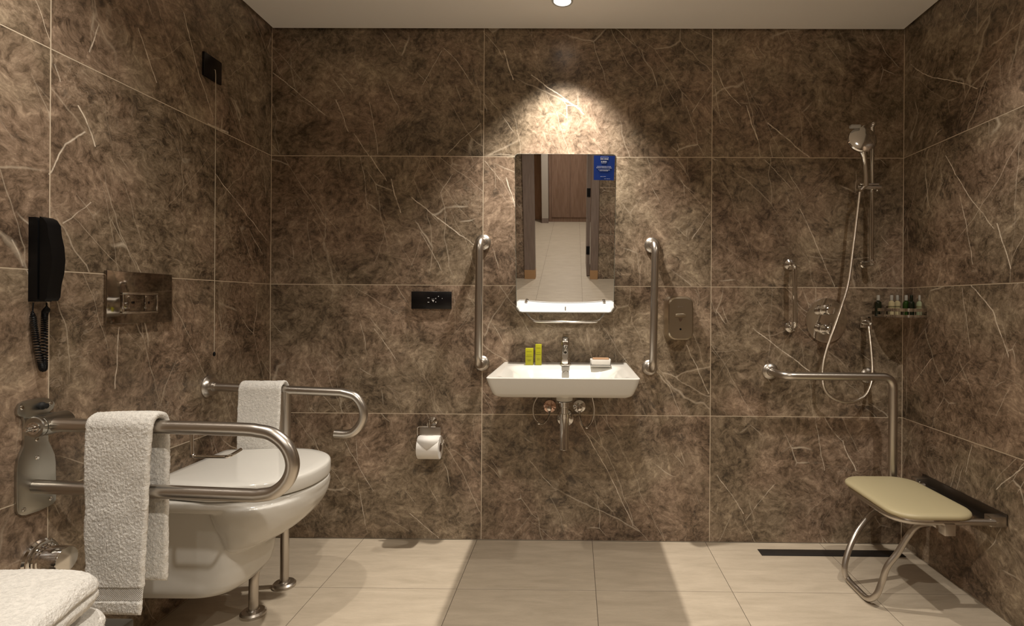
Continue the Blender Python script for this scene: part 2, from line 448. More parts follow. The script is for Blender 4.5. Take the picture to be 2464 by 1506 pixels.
mback = local('brown_marble_back', CB, lambda x, y: (lambda p: (p.x, p.z))(onY(x, y, YB)))
mleft = local('brown_marble_left', CL, lambda x, y: (lambda p: (p.y, p.z))(onX(x, y, XL)))
mright = local('brown_marble_right', CR, lambda x, y: (lambda p: (p.y, p.z))(onX(x, y, XR)))
wall_back = tiled('wall_back', (0, YB, 0), (1, 0, 0), (0, 0, 1), (0, -1, 0), [XL, -0.4284, 0.6316, XR], ROWS, var(1), mback, M['grout'])
ys = [-2.0, -0.68, 0.38, 1.4427, 2.5]
wall_left = tiled('wall_left', (XL, 0, 0), (0, 1, 0), (0, 0, 1), (1, 0, 0), ys, ROWS, var(2), mleft, M['grout'])
wall_right = tiled('wall_right', (XR, 0, 0), (0, 1, 0), (0, 0, 1), (-1, 0, 0), ys, ROWS, var(3), mright, M['grout'])
for xc in (XL, XR):
    ob('corner_joint', MB().box((xc - 0.0022, YB - 0.0022, 0.001), (xc + 0.0022, YB + 0.001, CEIL - 0.02)), M['grout'], wall_back, smooth=0)
# rear wall with the doorway seen in the mirror
DX0, DX1, DH = -0.52, 0.20, 2.10
rx = [XL, DX0 - 0.14, DX1 + 0.10, XR]
wall_rear = tiled('wall_rear', (0, YR, 0), (1, 0, 0), (0, 0, 1), (0, 1, 0), rx, ROWS, var(4), M['marble'], M['grout'],
                  hole=[(rx[0], rx[1], 0, ROWS[-1]), (rx[2], rx[3], 0, ROWS[-1])], depth=0.10)
mb = MB().box((rx[1], YR - 0.10, DH + 0.1), (rx[2], YR - 0.002, ROWS[-1]))
ob('overdoor_panel', mb, M['wallp'], wall_rear, smooth=0)
# floor: tiles run on through the doorway
fx = [-1.98 - 0.03, -1.47, -0.965, -0.447, 0.088, 0.612, 1.14, 1.665]
fx = [XL, -0.975, -0.447, 0.088, 0.612, 1.138, XR]
fy = [YB - 0.002]
while fy[-1] > -6.6: fy.append((2.068 if len(fy) == 1 else fy[-1] - 0.60))
fy = fy[::-1]
floor = tiled('floor', (0, 0, 0), (1, 0, 0), (0, 1, 0), (0, 0, 1), fx, fy, var(5), M['floor'], M['fgrout'], gap=0.0011, depth=0.06)
# ceiling board with a shadow gap all round
GP = 0.010
mb = MB().box((XL + GP, YR, CEIL), (XR - GP, YB - GP, CEIL + 0.02))
ob('ceiling', mb, M['ceil'], smooth=0, kind='structure')
mb = MB().box((XL - 0.1, -7.2, CEIL + 0.05), (XR + 0.1, YB + 0.1, CEIL + 0.09))  # dark slab added above the board to stop light leaks
ob('leak_stop_slab', mb, M['dark'], smooth=0, kind='structure')
mb = MB().box((XL - 0.06, -7.1, CEIL), (XR + 0.06, YR - 0.002, CEIL + 0.02))
ob('ceiling_corridor', mb, M['ceil'], smooth=0, kind='structure')
# corridor beyond the doorway
ob('wall_corridor_left', MB().box((XL - 0.08, -7.1, 0), (XL, YR - 0.1, CEIL)), M['wallp'], smooth=0, kind='structure')
ob('wall_corridor_right', MB().box((XR, -7.1, 0), (XR + 0.08, YR - 0.1, CEIL)), M['wallp'], smooth=0, kind='structure')
ob('wall_corridor_end', MB().box((XL - 0.08, -7.1, 0), (XR + 0.08, -6.98, CEIL)), M['wallp'], smooth=0, kind='structure')
# door casing
mb = MB().box((DX0 - 0.14, YR - 0.12, 0.12), (DX0, YR + 0.02, DH), 0.003).box((DX1, YR - 0.12, 0.12), (DX1 + 0.10, YR + 0.02, DH), 0.003)
mb.box((DX0 - 0.14, YR - 0.12, DH), (DX1 + 0.10, YR + 0.02, DH + 0.1), 0.003)
tr = ob('trim_1', mb, M['casing'], smooth=0, kind='structure')
ob('casing_foot', MB().box((DX0 - 0.14, YR - 0.12, 0), (DX0 + 0.002, YR + 0.022, 0.12), 0.002), M['plinth'], tr, smooth=0)
ob('casing_foot', MB().box((DX1 - 0.002, YR - 0.12, 0), (DX1 + 0.10, YR + 0.022, 0.12), 0.002), M['plinth'], tr, smooth=0)
# open door leaf folded back into the corridor
dl = ob('door_1', MB().box((DX1 - 0.045, YR - 0.86, 0.012), (DX1 - 0.005, YR - 0.125, DH - 0.01), 0.002), M['casing'], smooth=0, kind='structure')
for hz in (0.30, 1.05, 1.85):
    ob('door_hinge', MB().box((DX1 - 0.052, YR - 0.150, hz), (DX1 - 0.006, YR - 0.118, hz + 0.11), 0.002), M['black'], dl, smooth=0)
# wardrobe at the corridor's end
wd = thing('wardrobe', 'brown wooden wardrobe with two tall doors, reflected in the tilted mirror', 'wardrobe', (-0.1, -6.75, 0))
WX0, WX1 = -0.56, 0.95
ob('carcass', MB().box((WX0, -6.97, 0.0), (WX1, -6.62, 2.3), 0.002), M['ward'], wd, smooth=0)
for a, b in ((WX0 + 0.06, -0.10), (-0.094, 0.36), (0.366, WX1 - 0.02)):
    ob('door', MB().box((a, -6.619, 0.10), (b - 0.014, -6.60, 2.28), 0.002), M['ward'], wd, smooth=0)
pl = ob('trim_2', MB().box((-0.70, -6.97, 0), (-0.565, -6.45, CEIL), 0.002), M['wallp'], smooth=0, kind='structure')
ob('panel_foot', MB().box((-0.702, -6.96, 0.001), (-0.563, -6.447, 0.10), 0.002), M['casing'], pl, smooth=0)
ob('cupboard_panel', MB().box((XL + 0.01, -6.97, 0.003), (-0.71, -6.90, 2.3), 0.002), M['orange'], smooth=0,
   label='amber wooden panel left of the pale pillar in the mirror', cat='panel')

# ------------------------------------------------------------------ downlights
for i, (x, y, *_r) in enumerate(DL):
    lab = ('round recessed downlight above the washbasin at the top edge' if i == 0 else
           ['', 'recessed downlight above the toilet side', 'recessed downlight above the shower side', 'recessed downlight in the middle of the bathroom',
            'added fill downlight near the doorway, out of view', 'added corridor fill downlight nearer the doorway', 'added corridor fill downlight before the wardrobe'][i])
    d = thing('recessed_downlight', lab, 'lamp', (x, y, CEIL), 'recessed ceiling downlights')
    ob('trim_ring', MB().lathe((x, y, CEIL), (0, 0, -1), [(0.040, 0), (0.046, 0), (0.044, 0.003), (0.037, 0.003), (0.036, 0.001), (0.036, 0)], 32), M['opal'], d)
    ob('lens', MB().lathe((x, y, CEIL), (0, 0, -1), [(0.0355, 0.0), (0.0355, 0.0015), (0.02, 0.002), (0, 0.002)], 32), lens, d)


# ------------------------------------------------------------------ towels
def fbm(p, s):
    return noise.noise(p * s) + 0.5 * noise.noise(p * s * 2.1 + V((3, 1, 7)))


def cloth(path, x0, x1, thick, nx, mat_, name, parent=None, band=None, rough=0.0016, taper=None, **kw):
    """thick terry strip: a rounded closed section swept along path (YZ), from x0 to x1"""
    P = spline(path, 1)
    # resample evenly
    L = [0]
    for i in range(1, len(P)): L.append(L[-1] + (P[i] - P[i - 1]).length)
    n = int(L[-1] / 0.0024); Q = []; k = 0
    for i in range(n + 1):
        s = L[-1] * i / n
        while k < len(L) - 2 and L[k + 1] < s: k += 1
        t = (s - L[k]) / max(1e-9, L[k + 1] - L[k]); Q.append(P[k].lerp(P[k + 1], min(1, t)))
    rings = []
    for i, q in enumerate(Q):
        t = (Q[min(i + 1, n)] - Q[max(i - 1, 0)]).normalized(); nn = V((0, -t.z, t.y))
        s = i / n; d = min(s, 1 - s) * L[-1]
        th = thick * (min(1, d / (thick * 0.7)) ** 0.5 if d < thick * 0.7 else 1) * 0.5 + 0.0006
        bnd = band and band[0] < s * L[-1] < band[1]
        if bnd: th *= 0.55
        a, b = (x0, x1) if not taper else taper(s * L[-1], x0, x1)
        ring = []
        for k2 in range(nx):
            u = k2 / (nx - 1); e = min(u, 1 - u) * (b - a); rr = math.sqrt(max(0.0, 1 - (1 - min(1, e / (thick * 0.5))) ** 2))
            ring.append((a + (b - a) * u, 1, rr))
        for k2 in range(nx - 1, -1, -1):
            x, _, rr = ring[k2]; ring.append((x, -1, rr))
        rr3 = []
        for (x, sg, rr) in ring:
            p = V((x, q.y, q.z)) + nn * sg * th * max(rr, 0.08)
            w_ = 0.004 * fbm(V((x, q.z, 0.3 * q.y)), 9)
            am = rough * (0.25 if bnd else 1)
            p += nn * (sg * am * (noise.noise(p * 260) + 0.7 * noise.noise(p * 520)) + w_)
            p.x += 0.0015 * noise.noise(V((sg * 3, q.z * 60, q.y * 60)))
            rr3.append(p)
        rings.append(rr3)
    mb = MB().loft(rings)
    o = ob(name, mb, mat_, parent, smooth=80, **kw)
    if band:
        rows = [r_[:nx] for i, r_ in enumerate(rings) if band[0] + 0.001 < i / n * L[-1] < band[1] - 0.001]
        vs = [p + V((0, -0.0008, 0)) for r_ in rows for p in r_]
        fs = [(j * nx + i, j * nx + i + 1, (j + 1) * nx + i + 1, (j + 1) * nx + i) for j in range(len(rows) - 1) for i in range(nx - 1)]
        ob('woven_border', MB().add(vs, fs), M['band'], o, smooth=80)
    return o


def drape(y, z, r, fdrop, bdrop, k=10, lean=0.0, yb=0.0):
    pts = [V((0, y - r - lean, z - fdrop)), V((0, y - r - lean * 0.7, z - fdrop * 0.7)), V((0, y - r - lean * 0.3, z - fdrop * 0.3)), V((0, y - r, z - 0.02)), V((0, y - r, z))]
    for i in range(1, k): a = math.pi * i / k; pts.append(V((0, y - r * math.cos(a), z + r * math.sin(a))))
    pts += [V((0, y + r, z)), V((0, y + r, z - 0.02)), V((0, y + r + yb * 0.4, z - bdrop * 0.5)), V((0, y + r + yb, z - bdrop))]
    return spline(pts, 12)


# ------------------------------------------------------------------ toilet
TY = 1.835
tl = thing('toilet', 'white wall-hung ceramic toilet with closed lid on the left wall', 'toilet', (-1.42, TY, 0.17))


def dsec(xb, xf, w, z, n=64, e=2.3, rb=0.02, wb=None, front=None):
    """D shaped section: straight sides from the back, rounded front"""
    wb = wb if wb is not None else w
    fl = front if front else min(w * 1.12, (xf - xb) * 0.9)
    xs = xf - fl; pts = []
    nf = n // 2
    for i in range(nf + 1):
        a = -math.pi / 2 + math.pi * i / nf
        ca, sa = math.cos(a), math.sin(a)
        pts.append(V((xs + fl * abs(ca) ** (2 / e), TY + w * math.copysign(abs(sa) ** (2 / e), sa), z)))
    m_ = (n - nf - 1) // 2
    for i in range(1, m_ + 1):
        t = i / (m_ + 1); pts.append(V((xs + (xb + rb - xs) * t, TY + w + (wb - w) * t, z)))
    pts.append(V((xb + rb * 0.3, TY + wb - rb * 0.3, z))); pts.append(V((xb, TY + wb - rb, z)))
    pts.append(V((xb, TY - wb + rb, z))); pts.append(V((xb + rb * 0.3, TY - wb + rb * 0.3, z)))
    for i in range(m_, 0, -1):
        t = i / (m_ + 1); pts.append(V((xs + (xb + rb - xs) * t, TY - w - (wb - w) * t, z)))
    return pts


mb = MB()
# rim slab, bowl bulge and narrower rear body, overlapping as one casting
mb.loft([dsec(-1.419, -0.880, 0.200, 0.450, wb=0.185), dsec(-1.419, -0.868, 0.212, 0.456, wb=0.196), dsec(-1.419, -0.862, 0.218, 0.468, wb=0.200),
         dsec(-1.419, -0.861, 0.219, 0.486, wb=0.200), dsec(-1.419, -0.866, 0.214, 0.490, wb=0.196)])
bul = [(0.47, -0.864, -1.20, 0.217), (0.45, -0.866, -1.19, 0.214), (0.43, -0.871, -1.185, 0.209), (0.41, -0.880, -1.18, 0.202), (0.39, -0.894, -1.175, 0.193),
       (0.37, -0.913, -1.165, 0.183), (0.35, -0.936, -1.155, 0.173), (0.333, -0.962, -1.15, 0.163), (0.318, -0.992, -1.145, 0.152), (0.306, -1.022, -1.14, 0.139), (0.297, -1.050, -1.13, 0.118)]
rg = []
for z, xf, xb, w_ in bul[::-1]:
    cx = (xf + xb) / 2; hx = (xf - xb) / 2
    rg.append([V((cx + hx * math.copysign(abs(math.cos(a)) ** 0.9, math.cos(a)), TY + w_ * math.copysign(abs(math.sin(a)) ** 0.9, math.sin(a)), z)) for a in [2 * math.pi * i / 72 for i in range(72)]])
mb.loft(rg)
body = [(0.150, -1.160, 0.112), (0.151, -1.125, 0.128), (0.157, -1.102, 0.136), (0.170, -1.084, 0.141), (0.190, -1.071, 0.144), (0.225, -1.062, 0.146), (0.26, -1.058, 0.147), (0.34, -1.056, 0.148), (0.455, -1.056, 0.148)]
mb.loft([dsec(-1.419, xf, w_, z, front=0.13, e=3.0) for z, xf, w_ in body])
bo = ob('bowl', mb, M['ceramic'], tl, smooth=180)
rm_ = bo.modifiers.new('cast', 'REMESH'); rm_.mode = 'VOXEL'; rm_.voxel_size = 0.0042; rm_.use_smooth_shade = True
sm2 = bo.modifiers.new('glaze', 'SMOOTH'); sm2.factor = 0.6; sm2.iterations = 7
LX0 = -1.315
lid = []
for sc, z in ((0.975, 0.4935), (0.992, 0.495), (1.0, 0.500), (1.0, 0.529), (0.996, 0.536), (0.985, 0.5405), (0.96, 0.5435), (0.85, 0.5455), (0.6, 0.5465), (0.3, 0.547), (0.02, 0.547)):
    base = dsec(LX0, -0.858, 0.222, z, n=96, wb=0.190, front=0.25)
    c = V(((LX0 - 0.858) / 2 - 0.02, TY, z)); lid.append([c + (p - c) * sc for p in base])
ob('lid', MB().loft(lid), M['ceramic'], tl, smooth=40)
for s in (-1, 1):
    ob('lid_hinge', MB().box((-1.345, TY + s * 0.08 - 0.03, 0.488), (-1.312, TY + s * 0.08 + 0.03, 0.520), 0.006, 3), M['ceramic'], tl)
ob('dark_hole', MB().box((-1.265, TY - 0.155, 0.440), (-1.225, TY - 0.146, 0.451), 0.003), M['black'], tl)  # black block standing in for the dark hole under the rim slab

# ------------------------------------------------------------------ far support rail with legs
RT_ = 0.0165
fr = thing('support_rail', 'brushed steel support rail on floor legs behind the toilet, curled end', 'grab rail', onX(495, 931, XL))
Yr = 2.075
pa = onY(497, 930, Yr); pb = onY(690, 938, Yr); pc = onY(822, 944, Yr)
pth = [pa, pb] + spline([pc, onY(855, 955, Yr), onY(873, 982, Yr), onY(872, 1012, Yr), onY(855, 1036, Yr), onY(835, 1044, Yr), onY(806, 1043, Yr)], 8)
ob('rail', MB().tube(pth, RT_), M['steel'], fr)
fc = V((XL, Yr, pa.z))
ob('wall_flange', MB().lathe(fc, (1, 0, 0), [(0.0, 0), (0.043, 0), (0.043, 0.005), (0.036, 0.012), (0.034, 0.022), (0.020, 0.024), (0.018, 0.034)], 36), M['steel'], fr)
lp = onY(690, 938, Yr); lx = lp.x
LR = 0.0158
lb = onZ(685.5, 1408, 0.0)
ob('leg', MB().tube([(lx, Yr, lp.z - 0.005), (lb.x, lb.y - 0.005, 0.0)], LR), M['steel'], fr)
lb2 = onZ(609, 1479, 0.0); tp = onY(672, 944, Yr - 0.01)
ob('leg', MB().tube(rnd([tp, (tp.x, Yr - 0.012, 0.265), (lb2.x, lb2.y + 0.004, 0.168), (lb2.x, lb2.y, 0.0)], 0.06), LR), M['steel'], fr, label='cranked leg nearer the viewer')
for q in (V((lb.x, lb.y - 0.005, 0)), lb2):
    ob('floor_flange', MB().lathe(q, (0, 0, 1), [(0.0, 0.0), (0.042, 0.0), (0.042, 0.010), (0.036, 0.016), (0.021, 0.018), (0.019, 0.022), (0.016, 0.022)], 36), M['steel'], fr)

# towel over the far rail
t0 = onY(572, 940, Yr - 0.03).x; t1 = onY(676, 940, Yr - 0.03).x
cloth(drape(Yr, pb.z + 0.002, 0.026, 0.36, 0.30, lean=0.012), t0, t1, 0.014, 56, M['towel'], 'hand_towel',
      taper=lambda s, a, b: (a - 0.0, b - 0.010 * max(0, 1 - s / 0.36)),
      label='white terry towel hanging over the far support rail', cat='towel', group='white terry towels')

# ------------------------------------------------------------------ near fold-down support rail
Yn = 1.402
nr = thing('folding_support_rail', 'brushed steel fold-down support rail with wall bracket, nearest the viewer', 'grab rail', onX(80, 1100, XL))


def z4(x, y): return onX(x / 4.565, 930 + y / 4.565, XL + 0.001)


outl = [(160, 300), (163, 255), (190, 190), (250, 158), (330, 140), (430, 123), (520, 130), (565, 155), (580, 190), (560, 240), (515, 285), (505, 400), (503, 520), (512, 600), (548, 670),
        (578, 740), (590, 830), (592, 1000), (592, 1235), (575, 1272), (520, 1312), (400, 1368), (260, 1414), (210, 1416), (172, 1398), (157, 1360), (155, 1100), (157, 900),
        (172, 810), (205, 725), (235, 660), (242, 580), (242, 380), (225, 338), (180, 325)]
ob('bracket_plate', MB().prism([z4(*p) for p in outl], (0.007, 0, 0), 0.002), M['zinc'], nr)
for (zx, zy) in ((212, 232), (530, 185), (378, 580), (380, 782), (530, 1230), (232, 1350)):
    c = z4(zx, zy) + V((0.007, 0, 0))
    ob('screw', MB().lathe(c, (1, 0, 0), [(0.0055, 0), (0.0055, 0.001), (0.0035, 0.0025), (0, 0.0025)], 14), M['chrome'], nr)
c = z4(420, 212) + V((0.007, 0, 0))
ob('rubber_stop', MB().lathe(c, (1, 0, 0), [(0.010, 0), (0.010, 0.006), (0.007, 0.010), (0.007, 0.016), (0, 0.018)], 18), M['rubber'], nr)
bz = onY(77, 1032, 1.37).z
bx = -1.385
ob('pivot_barrel', MB().lathe((bx, 1.368, bz + 0.004), (0, 1, 0), [(0, 0), (0.025, 0), (0.0275, 0.002), (0.0275, 0.009), (0.0255, 0.0095), (0.0255, 0.012), (0.0275, 0.0125), (0.0275, 0.085), (0.0255, 0.088), (0, 0.088)], 36).box((XL + 0.004, 1.372, bz - 0.020), (bx, 1.452, bz + 0.028), 0.004), M['zinc'], nr)
ob('pivot_bolt', MB().lathe((bx, 1.368, bz + 0.002), (0, -1, 0), [(0.016, 0), (0.016, 0.002), (0.010, 0.003), (0.010, 0.008), (0.006, 0.009), (0.0065, 0.013), (0.0055, 0.014), (0.006, 0.018), (0.005, 0.024), (0, 0.025)], 20), M['chrome'], nr)
NRr = 0.0175
top = [onY(115, 1022, Yn), onY(380, 1027, Yn), onY(560, 1032, Yn)]
bend = spline([onY(612, 1035, Yn), onY(655, 1045, Yn), onY(690, 1075, Yn), onY(704, 1116, Yn), onY(692, 1156, Yn), onY(660, 1184, Yn), onY(618, 1192, Yn)], 8)
bot = [onY(560, 1190, Yn), onY(380, 1183, Yn), onY(78, 1170, Yn)]
ob('rail', MB().tube(top[:1] + spline(top[1:] + bend[:1], 2)[:-1] + bend + bot, NRr, 22), M['steel'], nr)
bump_c = onY(78, 1170, Yn)
ob('end_cap', MB().lathe(bump_c + V((-0.004, 0, 0)), (1, 0, 0), [(0, 0), (0.0185, 0), (0.0185, 0.006), (0.0175, 0.008)], 22), M['rubber'], nr)
hk = rnd([onY(461, 1040, Yn), onY(462, 1098, Yn), onY(550, 1099, Yn), onY(580, 1081, Yn + 0.05)], 0.012)
ob('paper_hook', MB().tube(hk, 0.0042, 10), M['chrome'], nr)
ob('mounting_block', MB().box((XL + 0.004, Yn - 0.012, bump_c.z - 0.012), (bump_c.x + 0.002, Yn + 0.012, bump_c.z + 0.012), 0.002), M['rubber'], nr)

# towel over the near rail
zt = onY(300, 1024, Yn).z
t0 = onY(203, 1100, Yn - 0.03).x; t1 = onY(366, 1100, Yn - 0.03).x
cloth(drape(Yn, zt + 0.002, 0.0275, 0.478, 0.42, lean=0.006, yb=0.0), t0, t1, 0.015, 84, M['towel'], 'hand_towel', rough=0.0016, band=(0.036, 0.072),
                  taper=lambda s, a, b: (a + 0.010 * max(0, 1 - s / 0.45), b - 0.022 * max(0, 1 - s / 0.50)),
                  label='long white terry towel over the near rail with a woven border', cat='towel', group='white terry towels')
# ------------------------------------------------------------------ folded towels on a stool, bottom left
st = thing('low_bench', 'dark low bench under the stack of folded towels, bottom left corner', 'bench', (-1.2, 0.98, 0))
BZ = 0.375
ob('bench_top', MB().box((-1.40, 0.74, BZ - 0.03), (-1.005, 1.225, BZ), 0.004), M['benchm'], st)
for x, y in ((-1.385, 0.76), (-1.04, 0.76), (-1.385, 1.19), (-1.04, 1.19)):
    ob('leg', MB().box((x, y, 0), (x + 0.022, y + 0.022, BZ - 0.031), 0.002), M['benchm'], st)


def folded(cx, cy, z0, lx, ly, h, rot, name, droop, **kw):
    """soft folded towel: rounded slab with fold edge at right and slight sag"""
    n = 120; m_ = 26; rings = []
    prof = []
    for k in range(m_ + 1):
        a = -math.pi / 2 + math.pi * k / m_
        prof.append((math.cos(a) ** 0.55 if abs(math.cos(a)) > 1e-6 else 0.0, math.sin(a)))
    rm = Matrix.Rotation(R(rot), 4, 'Z')

    def outline(s, i):
        t = 2 * math.pi * i / n; e = 6
        r_ = 1 / ((abs(math.cos(t)) ** e + abs(math.sin(t)) ** e) ** (1 / e))
        return V((math.cos(t) * r_ * (lx / 2 - (1 - s) * h * 0.5), math.sin(t) * r_ * (ly / 2 - (1 - s) * h * 0.5), 0))
    rows = [(0.0, -1, 0.0), (0.0, -1, 0.5)]
    for f_ in (0.02, 0.2, 0.4, 0.6, 0.75, 0.88): rings.append((f_, -1.0))
    seq = [(f_, 0.0, 1) for f_ in (0.02, 0.15, 0.3, 0.45, 0.6, 0.75, 0.88)]
    R2 = []
    for f_, _, _ in seq: R2.append((f_, -1.0, 0.0))
    for s, zz in prof: R2.append((1.0, zz, s))
    for f_, _, _ in seq[::-1]: R2.append((f_, 1.0, 0.0))
    k = 30
    RR = []
    for (f_, zz, s) in R2:
        ring = []
        for i in range(n):
            p = outline(s, i) * (f_ if f_ < 1 else 1.0)
            if f_ < 1: p = outline(0.0, i) * f_
            crown = 1 + 0.20 * (1 - min(1, (2 * p.x / lx) ** 2)) if zz > 0 else 1
            # middle fold crease on the side faces
            cr = 0.0
            if f_ >= 1 and abs(zz) < 0.16: cr = -0.012 * (1 - abs(zz) / 0.16)
            pn = p.normalized() if p.length > 1e-6 else V((0, 0, 0))
            p = p + pn * cr
            z = h * 0.5 * (1 + zz * crown) if zz > 0 else h * 0.5 * (1 + zz)
            z += droop * (p.x / lx) * (0.5 + 0.5 * zz)
            q = rm @ V((p.x, p.y, 0)) + V((cx, cy, z0 + z))
            q += V((noise.noise(q * 130), noise.noise(q * 130 + V((9, 0, 0))), noise.noise(q * 130 + V((0, 9, 0))) * (1 if zz > 0 else 0))) * 0.0014
            q.z += 0.006 * noise.noise(V((q.x * 12, q.y * 12, 4))) * (1 if zz > 0 else 0)
            ring.append(q)
        RR.append(ring)
    mb = MB().loft(RR)
    o = ob(name, mb, M['towel'], None, smooth=80, **kw)
    ss = o.modifiers.new('sub', 'SUBSURF'); ss.levels = 1; ss.render_levels = 2
    tx = bpy.data.textures.new('pile', 'CLOUDS'); tx.noise_scale = 0.004; tx.noise_depth = 2
    dd = o.modifiers.new('pile', 'DISPLACE'); dd.texture = tx; dd.strength = 0.0025; dd.mid_level = 0.5
    return o


folded(-1.135, 0.975, BZ + 0.003, 0.375, 0.31, 0.070, 16, 'folded_towel', 0.0, label='lower folded white towel on the bench, mostly under the upper one', cat='towel', group='folded white towels')
folded(-1.140, 0.968, BZ + 0.090, 0.37, 0.30, 0.078, 13, 'folded_towel', -0.02, label='upper folded white towel on top of the stack, bottom left', cat='towel', group='folded white towels')

# ------------------------------------------------------------------ small things on the left wall
# telephone
ph = thing('wall_telephone', 'black wall telephone with coiled cord on the left wall', 'telephone', (XL, 1.405, 1.09))
y0, y1 = 1.386, 1.430
zt_, zb_ = 1.318, 1.098
ob('base', MB().prism([V((XL, y0, z)) + V((x, 0, 0)) for x, z in ((0, zb_), (0.020, zb_), (0.024, zb_ + 0.01), (0.024, zt_ - 0.012), (0.018, zt_), (0, zt_))], (0, y1 - y0, 0), 0.002), M['black'], ph)
prof = [(0.026, zb_ + 0.004), (0.040, zb_ + 0.002), (0.046, zb_ + 0.012), (0.049, zb_ + 0.045), (0.056, zb_ + 0.075), (0.059, zb_ + 0.11), (0.056, zb_ + 0.145), (0.049, zb_ + 0.175), (0.046, zt_ - 0.018), (0.036, zt_ - 0.003), (0.026, zt_ + 0.002)]
ob('handset', MB().prism([V((XL + x, y0 + 0.003, z)) for x, z in prof], (0, y1 - y0 - 0.004, 0), 0.004, 3), M['black'], ph)
path = spline([onX(80, 728, XL + 0.012), onX(79, 760, XL + 0.012), onX(86, 810, XL + 0.013), onX(98, 872, XL + 0.014), onX(104, 888, XL + 0.016), onX(107, 870, XL + 0.016), onX(107, 800, XL + 0.016), onX(108, 755, XL + 0.016), onX(112, 745, XL + 0.02), onX(112, 728, XL + 0.02)], 30)
hel = []
tot = len(path); turns = 92
for i in range(tot * 3):
    t = i / (tot * 3 - 1) * (tot - 1); k = min(int(t), tot - 2); p = path[k].lerp(path[k + 1], t - k)
    hel.append(p)
n_h = turns * 10; hh = []
for i in range(n_h):
    t = i / (n_h - 1); q = t * (len(hel) - 1); k = min(int(q), len(hel) - 2); p = hel[k].lerp(hel[k + 1], q - k)
    tg = (hel[min(k + 2, len(hel) - 1)] - hel[max(k - 1, 0)]).normalized(); u = tg.cross(V((0, 1, 0))).normalized(); b = tg.cross(u)
    rr = 0.0062 * min(1, max(0.0, (t - 0.07) / 0.05), max(0.0, (0.95 - t) / 0.05)); a = 2 * math.pi * turns * t
    hh.append(p + (u * math.cos(a) + b * math.sin(a)) * rr)
ob('coiled_cord', MB().tube(hh, 0.0017, 6), M['black'], ph)

# flush plate
fp = thing('flush_plate', 'dark mirror-steel flush plate above the toilet', 'flush plate', (XL, 1.75, 1.03))
a = onX(249, 650, XL); b = onX(407, 775, XL)
Y0, Y1 = a.y, b.y; Z1 = a.z; Z0 = onX(249, 781, XL).z
ob('plate', MB().box((XL, Y0, Z0), (XL + 0.010, Y1, Z1), 0.0015), M['dsteel'], fp)
c0 = onX(291, 700, XL + 0.01); c1 = onX(377, 752, XL + 0.01)
by0, by1 = c0.y, c1.y; bz1 = onX(291, 703, XL + 0.01).z; bz0 = onX(291, 755, XL + 0.01).z
mb = MB(); x0 = XL + 0.0095; t_ = 0.007
for A_, B_ in (((by0, bz0), (by1, bz0 + t_)), ((by0, bz1 - t_), (by1, bz1)), ((by0, bz0 + t_), (by0 + t_, bz1 - t_)), ((by1 - t_, bz0 + t_), (by1, bz1 - t_))):
    mb.box((x0, A_[0], A_[1]), (x0 + 0.006, B_[0], B_[1]), 0.001)
ob('button_frame', mb, M['chrome'], fp)
sp = by0 + (by1 - by0) * 0.60
ob('button', MB().box((x0, by0 + t_ + 0.001, bz0 + t_ + 0.001), (x0 + 0.005, sp - 0.001, bz1 - t_ - 0.001), 0.001), M['dsteel'], fp)
ob('button', MB().box((x0, sp + 0.001, bz0 + t_ + 0.001), (x0 + 0.005, by1 - t_ - 0.001, bz1 - t_ - 0.001), 0.001), M['dsteel'], fp)

# pull-cord switch
ps = thing('pull_cord_switch', 'square black alarm plate high on the left wall with long pull cord', 'switch', onX(507, 160, XL))
a = onX(486, 123, XL); b = onX(528, 150, XL); zt2 = a.z; zb2 = onX(486, 180, XL).z
ob('plate', MB().box((XL, a.y, zb2), (XL + 0.010, b.y, zt2), 0.0015), M['blackgloss'], ps)
pc_ = onX(518, 168, XL + 0.014)
ob('cord', MB().tube([pc_ + V((-0.006, 0, 0)), pc_, pc_ + V((0.002, 0, -0.02)), V((pc_.x + 0.003, pc_.y, onX(514, 846, pc_.x + 0.003).z))], 0.0013, 8), M['string'], ps)
ez = onX(514, 848, pc_.x + 0.003).z
ob('cord_toggle', MB().lathe((pc_.x + 0.003, pc_.y, ez), (0, 0, -1), [(0.002, -0.002), (0.0045, 0.002), (0.005, 0.010), (0.003, 0.014), (0, 0.015)], 12), M['black'], ps)

# chrome fitting low on the left wall
c = onX(92, 1345, XL)
wf = thing('wall_fitting', 'polished chrome barrel fitting low on left wall behind folded towels', 'wall fitting', c)
ob('flange', MB().lathe(c, (1, 0, 0), [(0, 0), (0.052, 0), (0.052, 0.006), (0.047, 0.010), (0.047, 0.014), (0.044, 0.016)], 40), M['chrome'], wf)
ob('barrel', MB().lathe(c + V((0.016, 0, 0)), (1, 0, 0), [(0.040, 0), (0.040, 0.004), (0.037, 0.006), (0.037, 0.012), (0.034, 0.014), (0.034, 0.058), (0.032, 0.061), (0.012, 0.062), (0, 0.062)], 40), M['chrome'], wf)

# ------------------------------------------------------------------ washbasin
sb = thing('washbasin', 'white rectangular wall-hung washbasin under the mirror', 'washbasin', onY(1360, 900, 2.5))
SZ = onY(1360, 871.5, YB).z
bl = onZ(1168, 909, SZ); br = onZ(1539, 911, SZ)
SX0 = (bl.x + onY(1213, 870, YB).x) / 2; SX1 = (br.x + onY(1510, 872, YB).x) / 2; SY0 = (bl.y + br.y) / 2; SY1 = YB - 0.001
scx, scy, shx, shy = (SX0 + SX1) / 2, (SY0 + SY1) / 2, (SX1 - SX0) / 2, (SY1 - SY0) / 2


